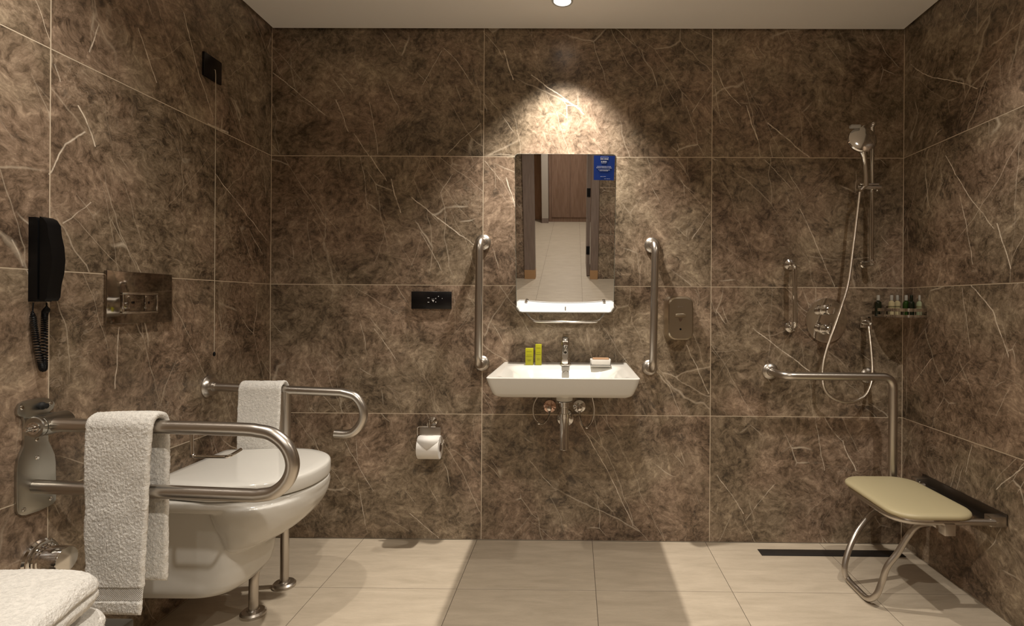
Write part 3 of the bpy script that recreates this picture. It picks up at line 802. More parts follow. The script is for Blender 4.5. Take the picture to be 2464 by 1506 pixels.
def rrect(hx, hy, rad, n=30, frad=None):
    pts = []
    for (sx, sy, a0) in ((1, -1, -90), (1, 1, 0), (-1, 1, 90), (-1, -1, 180)):
        r_ = rad if sy < 0 else 0.004
        for k in range(9):
            a = R(a0 + 90 * k / 8); pts.append((sx * (hx - r_) + r_ * math.cos(a), sy * (hy - r_) + r_ * math.sin(a)))
    out = []
    for i in range(len(pts)):
        a = V((*pts[i], 0)); b = V((*pts[(i + 1) % len(pts)], 0)); m_ = max(1, int((b - a).length / 0.012))
        for k in range(m_): out.append(a.lerp(b, k / m_))
    return out


def sst(a, b, x):
    t = max(0, min(1, (x - a) / (b - a))); return t * t * (3 - 2 * t)


O = rrect(shx, shy, 0.022)


def hfun(x, y):
    yl = y - SY0
    fx_ = sst(shx - 0.030, shx - 0.150, abs(x - scx)); fy_ = sst(0.014, 0.075, yl) * sst(0.410, 0.300, yl)
    return -0.072 * fx_ * fy_


rings = []
for f_ in (0.03, 0.3, 0.6, 0.82): rings.append([V((scx + p.x * f_, scy + p.y * f_ * 0.96 + (1 - f_) * 0.02, SZ - 0.0785 - 0.008 * (1 - f_))) for p in O])
for dz, ins in ((0.078, 0.040), (0.070, 0.026), (0.060, 0.020), (0.03, 0.008), (0.008, 0.0015), (0.003, 0.0), (0.0008, 0.0015), (0.0, 0.004)):
    rings.append([V((scx + p.x * (1 - ins / shx), SY1 - (shy - p.y) * (1 - ins / (2 * shy)), SZ - dz)) for p in O])
nI = 42
for k in range(1, nI):
    f_ = 1 - k / nI
    r_ = []
    for p in O:
        x = scx + p.x * (1 - 0.004 / shx) * f_; y = scy + p.y * f_ * (1 - 0.004 / shy)
        r_.append(V((x, y, SZ + hfun(x, y))))
    rings.append(r_)
mb = MB().loft(rings)
ob('basin', mb, M['ceramic'], sb, smooth=50)
dx_ = onY(1358, 960, 2.2).x; DY = 2.22
zbt = SZ - 0.095
ob('drain_boss', MB().lathe((dx_, DY, zbt + 0.01), (0, 0, -1), [(0.040, 0), (0.036, 0.012), (0.034, 0.016), (0.034, 0.040), (0.030, 0.043), (0, 0.043)], 32), M['ceramic'], sb)
ob('overflow_ring', MB().lathe((dx_ + 0.004, SY0 + 0.366, SZ - 0.033), (0, -1, 0.55), [(0.008, -0.004), (0.014, -0.003), (0.015, 0.003), (0.012, 0.005), (0.010, 0.002), (0, 0.002)], 24), M['chrome'], sb)
ob('drain_plug', MB().lathe((dx_, 2.16, SZ - 0.067), (0, 0, 1), [(0.022, 0), (0.022, 0.003), (0.018, 0.006), (0, 0.007)], 24), M['chrome'], sb)

# waste trap
trp = thing('waste_pipe', 'chrome waste pipe and bottle trap hanging under the washbasin', 'pipe', (dx_, DY, 0.5))
zb_e = onY(1356, 1081, DY).z
z_0 = zbt - 0.034
ob('trap', MB().lathe((dx_, DY, z_0), (0, 0, -1), [(0, 0), (0.033, 0), (0.033, 0.004), (0.020, 0.006), (0.020, 0.022), (0.016, 0.024), (0.016, 0.050), (0.021, 0.052), (0.021, 0.066), (0.019, 0.067),
   (0.019, z_0 - zb_e - 0.006), (0.020, z_0 - zb_e - 0.004), (0.020, z_0 - zb_e), (0, z_0 - zb_e)], 32), M['chrome'], trp)
wz = onY(1357, 1005, YB).z
ob('outlet_pipe', MB().tube([(dx_, DY, wz), (dx_, YB - 0.004, wz)], 0.015, 20), M['chrome'], trp)
ob('rosette', MB().lathe((dx_, YB, wz), (0, -1, 0), [(0, 0), (0.040, 0), (0.038, 0.006), (0.026, 0.014), (0.016, 0.018)], 32), M['chrome'], trp)
for k, (px, mm) in enumerate(((1323, M['redc']), (1394, M['chrome']))):
    c = onY(px, 977, YB)
    av = thing('angle_valve', ['copper tinted angle valve with hose left of the waste pipe', 'chrome angle valve with hose right of the waste pipe'][k], 'valve', c, 'valves under the washbasin')
    ob('rosette', MB().lathe(c, (0, -1, 0), [(0, 0), (0.030, 0), (0.029, 0.005), (0.020, 0.010), (0.010, 0.012), (0.009, 0.035)], 28), mm, av)
    ob('valve_body', MB().lathe(c + V((0, -0.035, 0.010)), (0, 0, -1), [(0, 0), (0.009, 0), (0.009, 0.022), (0.0065, 0.024), (0.0065, 0.036), (0, 0.036)], 16).lathe(c + V((0, -0.030, 0)), (0, -1, 0), [(0.009, 0), (0.009, 0.012), (0.012, 0.014), (0.011, 0.028), (0, 0.030)], 16), M['chrome'], av)
    if k == 0: hp = [onY(1323, 985, 2.46), onY(1320, 1003, 2.46), onY(1309, 1018, 2.45), onY(1297, 1018, 2.44), onY(1285, 1000, 2.42), onY(1284, 975, 2.40), (onY(1295, 950, 2.38))]
    else: hp = [onY(1394, 985, 2.46), onY(1396, 1005, 2.46), onY(1402, 1023, 2.45), onY(1412, 1028, 2.44), onY(1425, 1012, 2.42), onY(1430, 985, 2.40), (onY(1424, 950, 2.38))]
    ob('hose', MB().tube(spline(hp, 10), 0.0038, 10), M['dsteel'], av)
    q = hp[3]
    ob('hose_clip', MB().lathe(q + V((0, -0.006, 0)), (0, -1, 0), [(0.005, 0), (0.005, 0.003), (0, 0.005)], 12), M['chrome'], av)

# tap
fc_x = onY(1360.5, 870, 2.38).x; FY = 2.385
tp_ = thing('basin_mixer_tap', 'chrome single-lever tap standing on the washbasin deck', 'tap', (fc_x, FY, SZ))
ob('body', MB().lathe((fc_x, FY, SZ), (0, 0, 1), [(0, 0), (0.026, 0), (0.026, 0.004), (0.0225, 0.008), (0.020, 0.03), (0.019, 0.07), (0.020, 0.098), (0.020, 0.102), (0, 0.102)], 32), M['chrome'], tp_)
sec = []
for y, z, hw, hh_ in ((FY, 0.066, 0.0165, 0.030), (FY - 0.03, 0.062, 0.0165, 0.027), (FY - 0.06, 0.054, 0.016, 0.022), (FY - 0.09, 0.045, 0.0155, 0.017), (FY - 0.115, 0.037, 0.0145, 0.013), (FY - 0.13, 0.031, 0.0125, 0.009)):
    sec.append([V((fc_x + hw * math.copysign(abs(math.cos(a)) ** 0.35, math.cos(a)), y, SZ + z + hh_ * math.copysign(abs(math.sin(a)) ** 0.35, math.sin(a)))) for a in [2 * math.pi * (i + 0.5) / 32 for i in range(32)]])
ob('spout', MB().loft(sec), M['chrome'], tp_)
ob('aerator', MB().lathe((fc_x, FY - 0.115, SZ + 0.027), (0, 0, -1), [(0.011, 0), (0.011, 0.008), (0, 0.008)], 20), M['dsteel'], tp_)
ob('lever', MB().lathe((fc_x, FY, SZ + 0.104), (0, 0, 1), [(0, 0), (0.020, 0), (0.020, 0.012), (0.016, 0.022), (0.008, 0.026), (0, 0.027)], 28)
   .box((fc_x - 0.0125, FY - 0.070, SZ + 0.116), (fc_x + 0.0125, FY + 0.012, SZ + 0.128), 0.004, 3, Matrix.Rotation(R(16), 4, 'X')), M['chrome'], tp_)

# small cartons and the soap tray
for k, (pa_, pb_, yt, yb_) in enumerate(((1264, 1283, 836, 876), (1288, 1303, 826, 876))):
    a = onY(pa_, yb_, 2.375); b = onY(pb_, yt, 2.375)
    cb = thing('toiletry_carton', ['short lime-yellow toiletry carton on the basin deck', 'tall slim lime-yellow toiletry carton beside the shorter one'][k], 'box', ((a.x + b.x) / 2, 2.375, SZ), 'yellow cartons on the washbasin')
    hgt = b.z - a.z
    ob('carton', MB().box((a.x, 2.375, SZ + 0.0005), (b.x, 2.400, SZ + hgt), 0.0012), M['yellow'], cb)
    mb = MB()
    for i, fz in enumerate((0.82, 0.60, 0.50, 0.30, 0.24)):
        wq_ = (0.34, 0.30, 0.42, 0.26, 0.20)[i]; cx_ = (a.x + b.x) / 2; W_ = (b.x - a.x) * wq_
        mb.box((cx_ - W_, 2.3738, SZ + hgt * fz), (cx_ + W_, 2.3752, SZ + hgt * fz + (0.0014 if i != 2 else 0.002)))
    ob('printed_lines', mb, M['olive'], cb, kind='stuff')
a = onY(1421, 880, 2.335); b = onY(1470, 864, 2.335)
sy = thing('soap_tray', 'small white soap tray with wooden inlay on the basin deck right of the tap', 'tray', ((a.x + b.x) / 2, 2.36, SZ))
mb = MB().box((a.x, 2.335, SZ + 0.0005), (b.x, 2.395, SZ + 0.010), 0.002)
zt3 = SZ + 0.030
for A_, B_ in (((a.x, 2.335), (b.x, 2.339)), ((a.x, 2.391), (b.x, 2.395)), ((a.x, 2.335), (a.x + 0.004, 2.395)), ((b.x - 0.004, 2.335), (b.x, 2.395))):
    mb.box((A_[0], A_[1], SZ + 0.004), (B_[0], B_[1], zt3), 0.001)
ob('tray', mb, M['tray'], sy)
ob('wooden_inlay', MB().box((a.x + 0.010, 2.341, SZ + 0.012), (b.x - 0.007, 2.389, zt3 + 0.005), 0.002), M['lidwood'], sy)

# ------------------------------------------------------------------ tilted mirror with shelf
p00 = onY(1243.5, 748, 2.487); p10 = onY(1477.5, 750, 2.487); p01 = onY(1237, 369.5, 2.378); p11 = onY(1483, 371.5, 2.378)
mx0 = (p00.x + p01.x) / 2; mx1 = (p10.x + p11.x) / 2; B0 = (p00 + p10) / 2; T0 = (p01 + p11) / 2
B0.x = T0.x = (mx0 + mx1) / 2
axv = (T0 - B0).normalized(); nrm = V((1, 0, 0)).cross(axv).normalized()
if nrm.y > 0: nrm = -nrm
mr_ = thing('tilting_mirror', 'tall frameless mirror tilted forward above the washbasin', 'mirror', B0)
hx_, H_ = (mx1 - mx0) / 2, (T0 - B0).length


def mp(u, v, d=0.0): return B0 + V((1, 0, 0)) * u + axv * v + nrm * d


pts = []
rc = 0.016
for cx_, cy_, a0 in ((hx_ - rc, rc, -90), (hx_ - rc, H_ - rc, 0), (-hx_ + rc, H_ - rc, 90), (-hx_ + rc, rc, 180)):
    for k in range(7): a = R(a0 + 15 * k); pts.append((cx_ + rc * math.cos(a), cy_ + rc * math.sin(a)))
ob('glass', MB().prism([mp(u, v, -0.006) for u, v in pts], nrm * 0.0058, 0.0), M['medge'], mr_, smooth=0)
ob('silvered_face', MB().prism([mp(u * 0.992, 0.0015 + v * 0.9965, 0.0) for u, v in pts], nrm * 0.0006), M['mirror'], mr_, smooth=0)
for s in (-1, 1):
    ob('back_bracket', MB().box((B0.x + s * 0.09 - 0.01, 2.425, B0.z + 0.55), (B0.x + s * 0.09 + 0.01, 2.499, B0.z + 0.57), 0.002), M['steel'], mr_)
# sticker on the glass
sk = thing('blue_sticker', 'blue square sticker with small white print in upper right corner of mirror', 'sticker', T0 + V((hx_ * 0.8, -0.01, -0.06)))
# locate its corners on the tilted plane


def onM(px, py, d=0.001):
    dr = ray(px, py); q = B0 + nrm * d; t = (q - CAMP).dot(nrm) / dr.dot(nrm); return CAMP + dr * t


s0 = [onM(1429, 374), onM(1480, 375), onM(1477, 434), onM(1428.5, 433)]
ob('sheet', MB().prism(s0, nrm * 0.0006), M['blue'], sk, smooth=0)


def sq(u, v, d=0.0018): a = s0[0].lerp(s0[1], u); b = s0[3].lerp(s0[2], u); return a.lerp(b, v) + nrm * (d - 0.001)


mb = MB()


def bar(u0, u1, v0, v1): mb.prism([sq(u0, v0), sq(u1, v0), sq(u1, v1), sq(u0, v1)], nrm * 0.0002)


rq = random.Random(3)
for (u0, u1, v0, v1, cw) in ((0.33, 0.66, 0.05, 0.065, 9), (0.34, 0.67, 0.105, 0.165, 0.045), (0.35, 0.62, 0.215, 0.275, 0.045), (0.36, 0.60, 0.30, 0.312, 9), (0.16, 0.84, 0.425, 0.455, 0.035), (0.13, 0.86, 0.48, 0.512, 0.035),
                             (0.22, 0.78, 0.565, 0.59, 0.03), (0.29, 0.70, 0.605, 0.63, 0.03), (0.33, 0.60, 0.845, 0.862, 0.025), (0.52, 0.82, 0.935, 0.95, 0.025)):
    u = u0
    while u < u1:
        wl = min(cw * rq.uniform(0.6, 1.0), u1 - u)
        bar(u, u + wl, v0, v1); u += wl + (0.012 if rq.random() < 0.82 else 0.03)
bar(0.32, 0.335, 0.05, 0.18); bar(0.67, 0.685, 0.05, 0.18)
ob('printed_lines', mb, M['white'], sk, smooth=0, kind='stuff')

# opal shelf panel and its rail
shf = thing('mirror_shelf', 'glossy white shelf panel with chrome hand rail at the foot of the mirror', 'shelf', onY(1360, 740, 2.45))
YA, YB2 = 2.468, 2.400
tl_ = []
NS = 36
top_p = []; bot_p = []
for i in range(NS + 1):
    t = i / NS; px = 1243.5 + (1477 - 1243.5) * t
    e = abs(2 * t - 1)
    yt = 729.5 - 7.0 * (e ** 2.2) + (4 * max(0, (e - 0.93) / 0.07) ** 2) + 1.5 * t
    yb_ = 751.0 + 1.2 * t - 12 * max(0, (e - 0.90) / 0.10) ** 2.5
    top_p.append(onY(px, yt, YA)); bot_p.append(onY(px, yb_, YB2))
mb = MB(); out_ = top_p + bot_p[::-1]
n1 = (bot_p[0] - top_p[0]).cross(V((1, 0, 0))).normalized()
if n1.y > 0: n1 = -n1
rows = []
for k in range(7):
    t = k / 6; rows.append([a.lerp(b, t) for a, b in zip(top_p, bot_p)])
vs = [p for r_ in rows for p in r_]; fs = []
for k in range(6):
    for i in range(NS): q = k * (NS + 1) + i; fs.append((q, q + 1, q + NS + 2, q + NS + 1))
mb.add(vs, fs)
so = ob('panel', mb, M['opal'], shf, smooth=60)
sm_ = so.modifiers.new('thick', 'SOLIDIFY'); sm_.thickness = 0.006; sm_.offset = 0
bv = so.modifiers.new('bev', 'BEVEL'); bv.width = 0.0015; bv.segments = 2
for px, py in ((1266, 727), (1454, 728)):
    c = onY(px, py, 2.455) + V((0, -0.003, 0))
    ob('bolt', MB().lathe(c + V((0, 0.012, 0)), (0, -1, 0.3), [(0, 0), (0.007, 0), (0.007, 0.010), (0.005, 0.013), (0, 0.013)], 18), M['chrome'], shf)
c = onY(1360.5, 743, 2.42)
ob('notch', MB().box((c.x - 0.0022, 2.408, c.z - 0.008), (c.x + 0.0022, 2.416, c.z + 0.010), 0.0008), M['steel'], shf)
rp = rnd([(onY(1264, 740, 2.44).x, 2.47, onY(1264, 745, 2.45).z), onY(1265, 752, 2.43), onY(1283, 774, 2.39), onY(1440, 775, 2.39), onY(1456, 754, 2.43), (onY(1456, 742, 2.44).x, 2.47, onY(1456, 747, 2.45).z)], 0.03)
ob('hand_rail', MB().tube(rp, 0.0052, 12), M['chrome'], shf)


# ------------------------------------------------------------------ straight grab rails
def grab(name, wp0, wp1, off, r_, fr_, label, m_, group=None, brad=0.05):
    """wp: wall points of both flanges on the back wall"""
    a, b = V(wp0), V(wp1)
    g = thing(name, label, 'grab rail', (a + b) / 2, group)
    n_ = V((0, -1, 0))
    ob('rail', MB().tube(rnd([a + n_ * 0.004, a + n_ * off, b + n_ * off, b + n_ * 0.004], brad), r_, 20), m_, g)
    for q in (a, b):
        ob('wall_flange', MB().lathe(q, n_, [(0, 0), (fr_, 0), (fr_, 0.006), (fr_ * 0.88, 0.012), (r_ * 1.25, 0.016), (r_ * 1.15, 0.022)], 34), m_, g)
    return g


grab('grab_rail', onY(1163, 583, YB), onY(1160, 874, YB), 0.105, 0.0165, 0.036, 'vertical brushed steel grab rail left of the mirror', M['steel'], 'vertical rails beside the washbasin')
grab('grab_rail', onY(1569, 590, YB), onY(1563, 884, YB), 0.105, 0.0165, 0.036, 'vertical brushed steel grab rail between the mirror and soap dispenser', M['steel'], 'vertical rails beside the washbasin')
grab('small_grab_rail', onY(1898, 637, YB), onY(1900, 787, YB), 0.065, 0.0105, 0.027, 'short thin chrome grab rail left of the shower valve', M['chrome'], brad=0.03)

# L shaped rail in the shower
gl = thing('corner_grab_rail', 'L-shaped brushed steel grab rail beneath the shower valve', 'grab rail', onY(2000, 900, YB))
w0 = onY(1853, 893, YB); zH = w0.z
xv = onY(2151, 905, 2.33).x
path = rnd([w0 + V((0, -0.004, 0)), V((w0.x, 2.335, zH)), V((xv, 2.335, zH)), V((xv, 2.335, 0.262)), V((xv, YB - 0.004, 0.262))], 0.05)
ob('rail', MB().tube(path, 0.0172, 20), M['steel'], gl)
for q in (w0, V((xv - 0.02, YB, onY(2095, 903, YB).z)), V((xv, YB, 0.262))):
    ob('wall_flange', MB().lathe(q, (0, -1, 0), [(0, 0), (0.037, 0), (0.037, 0.006), (0.032, 0.012), (0.021, 0.016), (0.019, 0.022)], 34), M['steel'], gl)
ob('stay', MB().tube([(xv - 0.02, YB - 0.004, onY(2095, 903, YB).z), (xv - 0.02, 2.342, zH)], 0.010, 14), M['steel'], gl)

# ------------------------------------------------------------------ control panel on the back wall
a = onY(990, 701, YB - 0.01); b = onY(1086, 743.5, YB - 0.01)
cp = thing('control_panel', 'black glass control panel on the back wall left of the mirror', 'switch panel', V(((a.x + b.x) / 2, YB, b.z)))
ob('plate', MB().box((a.x, YB - 0.011, b.z), (b.x, YB, a.z), 0.0015), M['blackgloss'], cp)
mb = MB()


def ic(px, py, w_, h_):
    c = onY(px, py, YB - 0.0112); mb.box((c.x - w_ / 1036, c.y - 0.0003, c.z - h_ / 1036), (c.x + w_ / 1036, c.y + 0.0004, c.z + h_ / 1036))


for q in ((1031, 716.5, 5, 1.2), (1031, 727, 4, 1.5), (1048.5, 718, 1.6, 2.4), (1048.5, 726.5, 1.6, 2.4), (1055, 713, 2, 2), (1064, 718, 1.2, 1.8), (1040, 719, 1, 1.2), (1044, 719, 1, 1.2)): ic(*q)
c = onY(1042, 724, YB - 0.0112)
mb.prism([c + V((-0.0065, 0, 0.006)), c + V((0.006, 0, 0.004)), c + V((0.001, 0, -0.006))], (0, -0.0005, 0))
ob('icons', mb, M['icon'], cp, smooth=0, kind='stuff')

# ------------------------------------------------------------------ toilet roll holder
q = onY(1042, 1013, YB)
th = thing('toilet_roll_holder', 'chrome toilet roll holder on the back wall left of the basin', 'holder', q)
ob('rosette', MB().lathe(q, (0, -1, 0), [(0, 0), (0.022, 0), (0.022, 0.012), (0.014, 0.016), (0.010, 0.018), (0.010, 0.07)], 28), M['chrome'], th)
aY = 2.43
tb = [V((q.x, aY, q.z)), onY(1034, 1012, aY), onY(1034, 1028, aY)]
ob('arm', MB().tube(rnd(tb, 0.01), 0.006, 12), M['dsteel'], th)
rc_ = onY(1034, 1077, aY - 0.01)
wr = [onY(1048, 1026, aY), onY(1004, 1026, aY), V((onY(1004, 1026, aY).x, aY, rc_.z + 0.012)), V((onY(1066, 1070, aY).x, aY, rc_.z + 0.012)), V((onY(1068, 1055, aY).x, aY - 0.0, rc_.z + 0.035))]
ob('wire', MB().tube(rnd(wr, 0.012), 0.0028, 10), M['chrome'], th)
# plate flap behind roll
ob('flap', MB().box((onY(1009, 1030, aY).x, aY + 0.004, rc_.z), (onY(1060, 1030, aY).x, aY + 0.006, onY(1034, 1029, aY).z), 0.001), M['steel'], th)
rl0 = onY(1007, 1077, aY - 0.01).x; rl1 = onY(1059, 1077, aY - 0.01).x
rr_ = thing('toilet_roll', 'white toilet roll with folded point on the chrome holder', 'toilet roll', (rc_.x, aY, rc_.z - 0.05))
cR = 0.052; cyr = aY - 0.001; czr = rc_.z
ob('paper', MB().lathe((rl0, cyr, czr), (1, 0, 0), [(0.0185, 0.001), (cR - 0.001, 0.0), (cR, 0.0015), (cR, rl1 - rl0 - 0.0015), (cR - 0.001, rl1 - rl0), (0.0185, rl1 - rl0 - 0.001)], 48), M['paper'], rr_)
ob('core', MB().lathe((rl0 + 0.0005, cyr, czr), (1, 0, 0), [(0.0, 0.0), (0.019, 0.0), (0.019, rl1 - rl0 - 0.0005), (0.0, rl1 - rl0 - 0.0004)], 28), M['core'], rr_)
# folded point
mb = MB(); vs = []
for j in range(9):
    t = j / 8; a = R(78 - 78 * t); hw = (rl1 - rl0) / 2 * (1.0 if t < 0.45 else 1 - (t - 0.45) / 0.55)
    for sx in (-1, 1): vs.append(V(((rl0 + rl1) / 2 + sx * max(hw, 0.0005), cyr - (cR + 0.0022) * math.cos(a), czr + (cR + 0.0022) * math.sin(a))))
mb.add(vs, [(2 * j, 2 * j + 1, 2 * j + 3, 2 * j + 2) for j in range(8)])
fo = ob('folded_point', mb, M['paper'], rr_); sd = fo.modifiers.new('t', 'SOLIDIFY'); sd.thickness = 0.0015

# ------------------------------------------------------------------ soap dispenser
dc = onY(1635, 766, 2.44)
sd_ = thing('soap_dispenser', 'bronze-toned steel soap dispenser on the wall right of the basin', 'soap dispenser', V((dc.x, YB, dc.z - 0.1)))
hw, hh2 = 0.0625, 0.101


def oct_(sw, sh, y, ch=0.032):
    pts = []
    for (sx, sz, a0) in ((1, -1, -90), (1, 1, 0), (-1, 1, 90), (-1, -1, 180)):
        for k in range(7):
            a = R(a0 + 15 * k); pts.append(V((dc.x + sx * (hw * sw - ch) + ch * math.cos(a), y, dc.z + sz * (hh2 * sh - ch) + ch * math.sin(a))))
    return pts


ob('case', MB().loft([oct_(1, 1, YB - 0.001), oct_(1, 1, 2.465), oct_(0.97, 0.985, 2.452), oct_(0.93, 0.96, 2.445), oct_(0.91, 0.95, 2.425), oct_(0.885, 0.935, 2.412), oct_(0.80, 0.89, 2.407)]), M['dispenser'], sd_, smooth=30)
fY = 2.4065
cw = onY(1637, 758, fY)
pts = [V((cw.x + 0.024 * math.cos(R(a)), fY + 0.0004, cw.z + (0.0085 * math.sin(R(a)) if a <= 180 else -0.002))) for a in list(range(0, 181, 15)) + [190, 350]]
ob('press_plate', MB().prism([V((cw.x - 0.024, fY, cw.z - 0.006)), V((cw.x + 0.024, fY, cw.z - 0.006)), V((cw.x + 0.022, fY, cw.z + 0.004)), V((cw.x + 0.012, fY, cw.z + 0.007)), V((cw.x - 0.012, fY, cw.z + 0.007)), V((cw.x - 0.022, fY, cw.z + 0.004))], (0, -0.006, 0), 0.002), M['dispenser'], sd_)
cw2 = onY(1637.5, 769, fY)
ob('level_window', MB().prism([cw2 + V((-0.009, 0, 0.006)), cw2 + V((0.009, 0, 0.006)), cw2 + V((0.003, 0, -0.008)), cw2 + V((-0.003, 0, -0.008))], (0, -0.0012, 0)), M['core'], sd_, smooth=0)
cw3 = onY(1637.5, 792, fY)
ob('keyhole', MB().lathe(cw3, (0, -1, 0), [(0.0045, 0), (0.0045, 0.0012), (0, 0.0012)], 16), M['black'], sd_)
cw4 = onY(1633, 738, fY)
mb = MB().lathe(cw4, (0, -1, 0), [(0.004, 0), (0.004, 0.0008), (0, 0.0008)], 16)
for i in range(4): mb.box((cw4.x + 0.0065 + i * 0.0035, fY - 0.0008, cw4.z - 0.0018), (cw4.x + 0.0090 + i * 0.0035, fY + 0.0004, cw4.z + 0.0014))
ob('emblem', mb, M['steel'], sd_)

# ------------------------------------------------------------------ shower
SXr = onY(2078, 633, YB).x; SYr = 2.435
sr = thing('shower_riser_rail', 'vertical chrome shower rail with sliding holder on the back wall', 'shower rail', (SXr, YB, onY(2097, 633, SYr).z))
zt4 = onY(2100, 300, SYr).z; zb4 = onY(2097, 633, SYr).z
ob('rail', MB().tube([(SXr, SYr, zb4 - 0.004), (SXr, SYr, zt4 + 0.004)], 0.0095, 18), M['chrome'], sr)
for z in (zt4, zb4):
    ob('mount', MB().lathe((SXr, YB, z), (0, -1, 0), [(0, 0), (0.0185, 0), (0.0185, 0.004), (0.0135, 0.008), (0.0135, 0.055), (0.014, 0.066), (0.013, 0.078), (0.008, 0.085), (0, 0.087)], 24), M['chrome'], sr)
slz = onY(2092, 451, 2.42).z
a = onY(2064, 451, 2.40).x; b = onY(2121, 451, 2.40).x
ob('slider', MB().tube([(a, 2.405, slz - 0.002), (b, 2.405, slz - 0.002)], 0.0085, 16).box((SXr - 0.016, 2.405, slz - 0.012), (SXr + 0.016, 2.450, slz + 0.012), 0.004).tube([(a + 0.004, 2.395, slz + 0.009), (b - 0.012, 2.40, slz + 0.010)], 0.0045, 10), M['chrome'], sr)
ob('slider_knob', MB().lathe((onY(2110, 459, 2.40).x, 2.40, onY(2110, 459, 2.40).z), (0, -1, 0), [(0.004, 0), (0.004, 0.006), (0, 0.008)], 12), M['chrome'], sr)
hs = thing('hand_shower', 'chrome hand shower with round head resting in the slider', 'shower head', onY(2083, 440, 2.38))
hb = onY(2083, 448, 2.385); hd = onY(2073, 338, 2.345)
neck = onY(2081, 392, 2.365)
ob('handle', MB().tube(spline([hb, onY(2083, 420, 2.375), neck, onY(2078, 372, 2.355), hd + V((0.004, 0.012, -0.02))], 8), 0.012, 20, rr=[0.0125 - 0.0018 * math.sin(math.pi * i / 32) + (0.012 * max(0, (i - 20) / 12) ** 1.5) for i in range(33)]), M['chrome'], hs)
ax = V((-0.10, -1, 0.28)).normalized()
ob('head', MB().lathe(hd, ax, [(0, -0.030), (0.030, -0.026), (0.050, -0.014), (0.059, 0.0), (0.0605, 0.008), (0.057, 0.014), (0.045, 0.019), (0.02, 0.021), (0, 0.021)], 48), M['chrome'], hs)
ob('white_gloss', MB().box(hd + V((-0.052, -0.015, 0.052)), hd + V((-0.008, 0.008, 0.066)), 0.005, 3), M['opal'], hs)  # white block put in for the white gloss ellipse on the head
# hose
hpts = [(2083, 452, 2.385), (2069, 462, 2.385), (2062, 520, 2.39), (2052, 600, 2.40), (2041, 680, 2.40), (2022, 745, 2.395), (2003, 800, 2.40), (1984, 860, 2.42), (1979, 905, 2.43), (1986, 940, 2.43), (2010, 960, 2.43),
        (2045, 968, 2.43), (2078, 955, 2.43), (2095, 925, 2.43), (2099, 890, 2.43), (2096, 840, 2.43), (2090, 785, 2.43)]
so_ = [onY(*p) for p in hpts]
ob('shower_hose', MB().tube(spline(so_[1:], 10), 0.0068, 14), M['hose'], None,
   label='flexible metal shower hose looping below the L-shaped rail', cat='hose')
ob('hose_nut', MB().tube([onY(2071, 458, 2.385), onY(2083, 446, 2.385)], 0.0085, 12), M['chrome'], hs)
q = onY(2080, 775, YB)
wo = thing('hose_outlet', 'small square chrome hose outlet below the corner basket', 'wall outlet', q)
ob('plate', MB().box((q.x - 0.024, YB - 0.012, q.z - 0.026), (q.x + 0.024, YB, q.z + 0.026), 0.003), M['chrome'], wo)
oe = onY(2092, 776, 2.44)
ob('elbow', MB().tube(rnd([(oe.x, YB - 0.01, q.z), (oe.x, 2.432, q.z), (oe.x, 2.432, q.z - 0.03)], 0.02), 0.0105, 16), M['chrome'], wo)
# thermostatic valve
q = onY(1987, 771, YB)
tv = thing('shower_valve', 'round chrome shower valve plate with two knobs', 'shower valve', q)
rx_, rz_ = 0.094, 0.104
ring_ = lambda s, y: [V((q.x + rx_ * s * math.cos(a), y, q.z + rz_ * s * math.sin(a))) for a in [2 * math.pi * i / 64 for i in range(64)]]
ob('plate', MB().loft([ring_(1, YB), ring_(1, YB - 0.006), ring_(0.985, YB - 0.009), ring_(0.9, YB - 0.010)]), M['chrome'], tv)
for py in (746, 792):
    k = onY(1980, py, YB)
    ob('knob', MB().lathe(k + V((0, -0.009, 0)), (0, -1, 0), [(0.024, 0), (0.024, 0.012), (0.019, 0.014), (0.019, 0.045), (0.021, 0.048), (0.021, 0.072), (0.018, 0.076), (0, 0.077)], 28)
       .box(k + V((-0.006, -0.082, -0.002)), k + V((0.006, -0.058, 0.030)), 0.003), M['chrome'], tv)

# corner basket
bz0_ = onY(2110, 762, YB).z; bz1_ = onY(2110, 741, YB).z
x0_ = onY(2098, 750, YB).x; yS = 2.325
cb = thing('corner_basket', 'chrome corner basket holding small bottles in the shower corner', 'basket', (XR - 0.07, YB - 0.07, bz0_))
arc = []
a_ = XR - x0_ - 0.002; b_ = YB - yS - 0.002
NA = 22
for i in range(NA + 1):
    t = (math.pi / 2) * i / NA
    arc.append((XR - 0.002 - a_ * math.cos(t) ** 0.8, YB - 0.002 - b_ * math.sin(t) ** 0.8))


def strip(z0, z1, th_=0.0018):
    mb = MB(); cx_, cy_ = XR, YB
    o_ = [V((x, y, 0)) for x, y in arc]; i_ = [V((x + (cx_ - x) * 0.02, y + (cy_ - y) * 0.02, 0)) for x, y in arc]
    rings = [[p + V((0, 0, z0)), p + V((0, 0, z1)), q_ + V((0, 0, z1)), q_ + V((0, 0, z0))] for p, q_ in zip(o_, i_)]
    mb.loft(rings); return mb


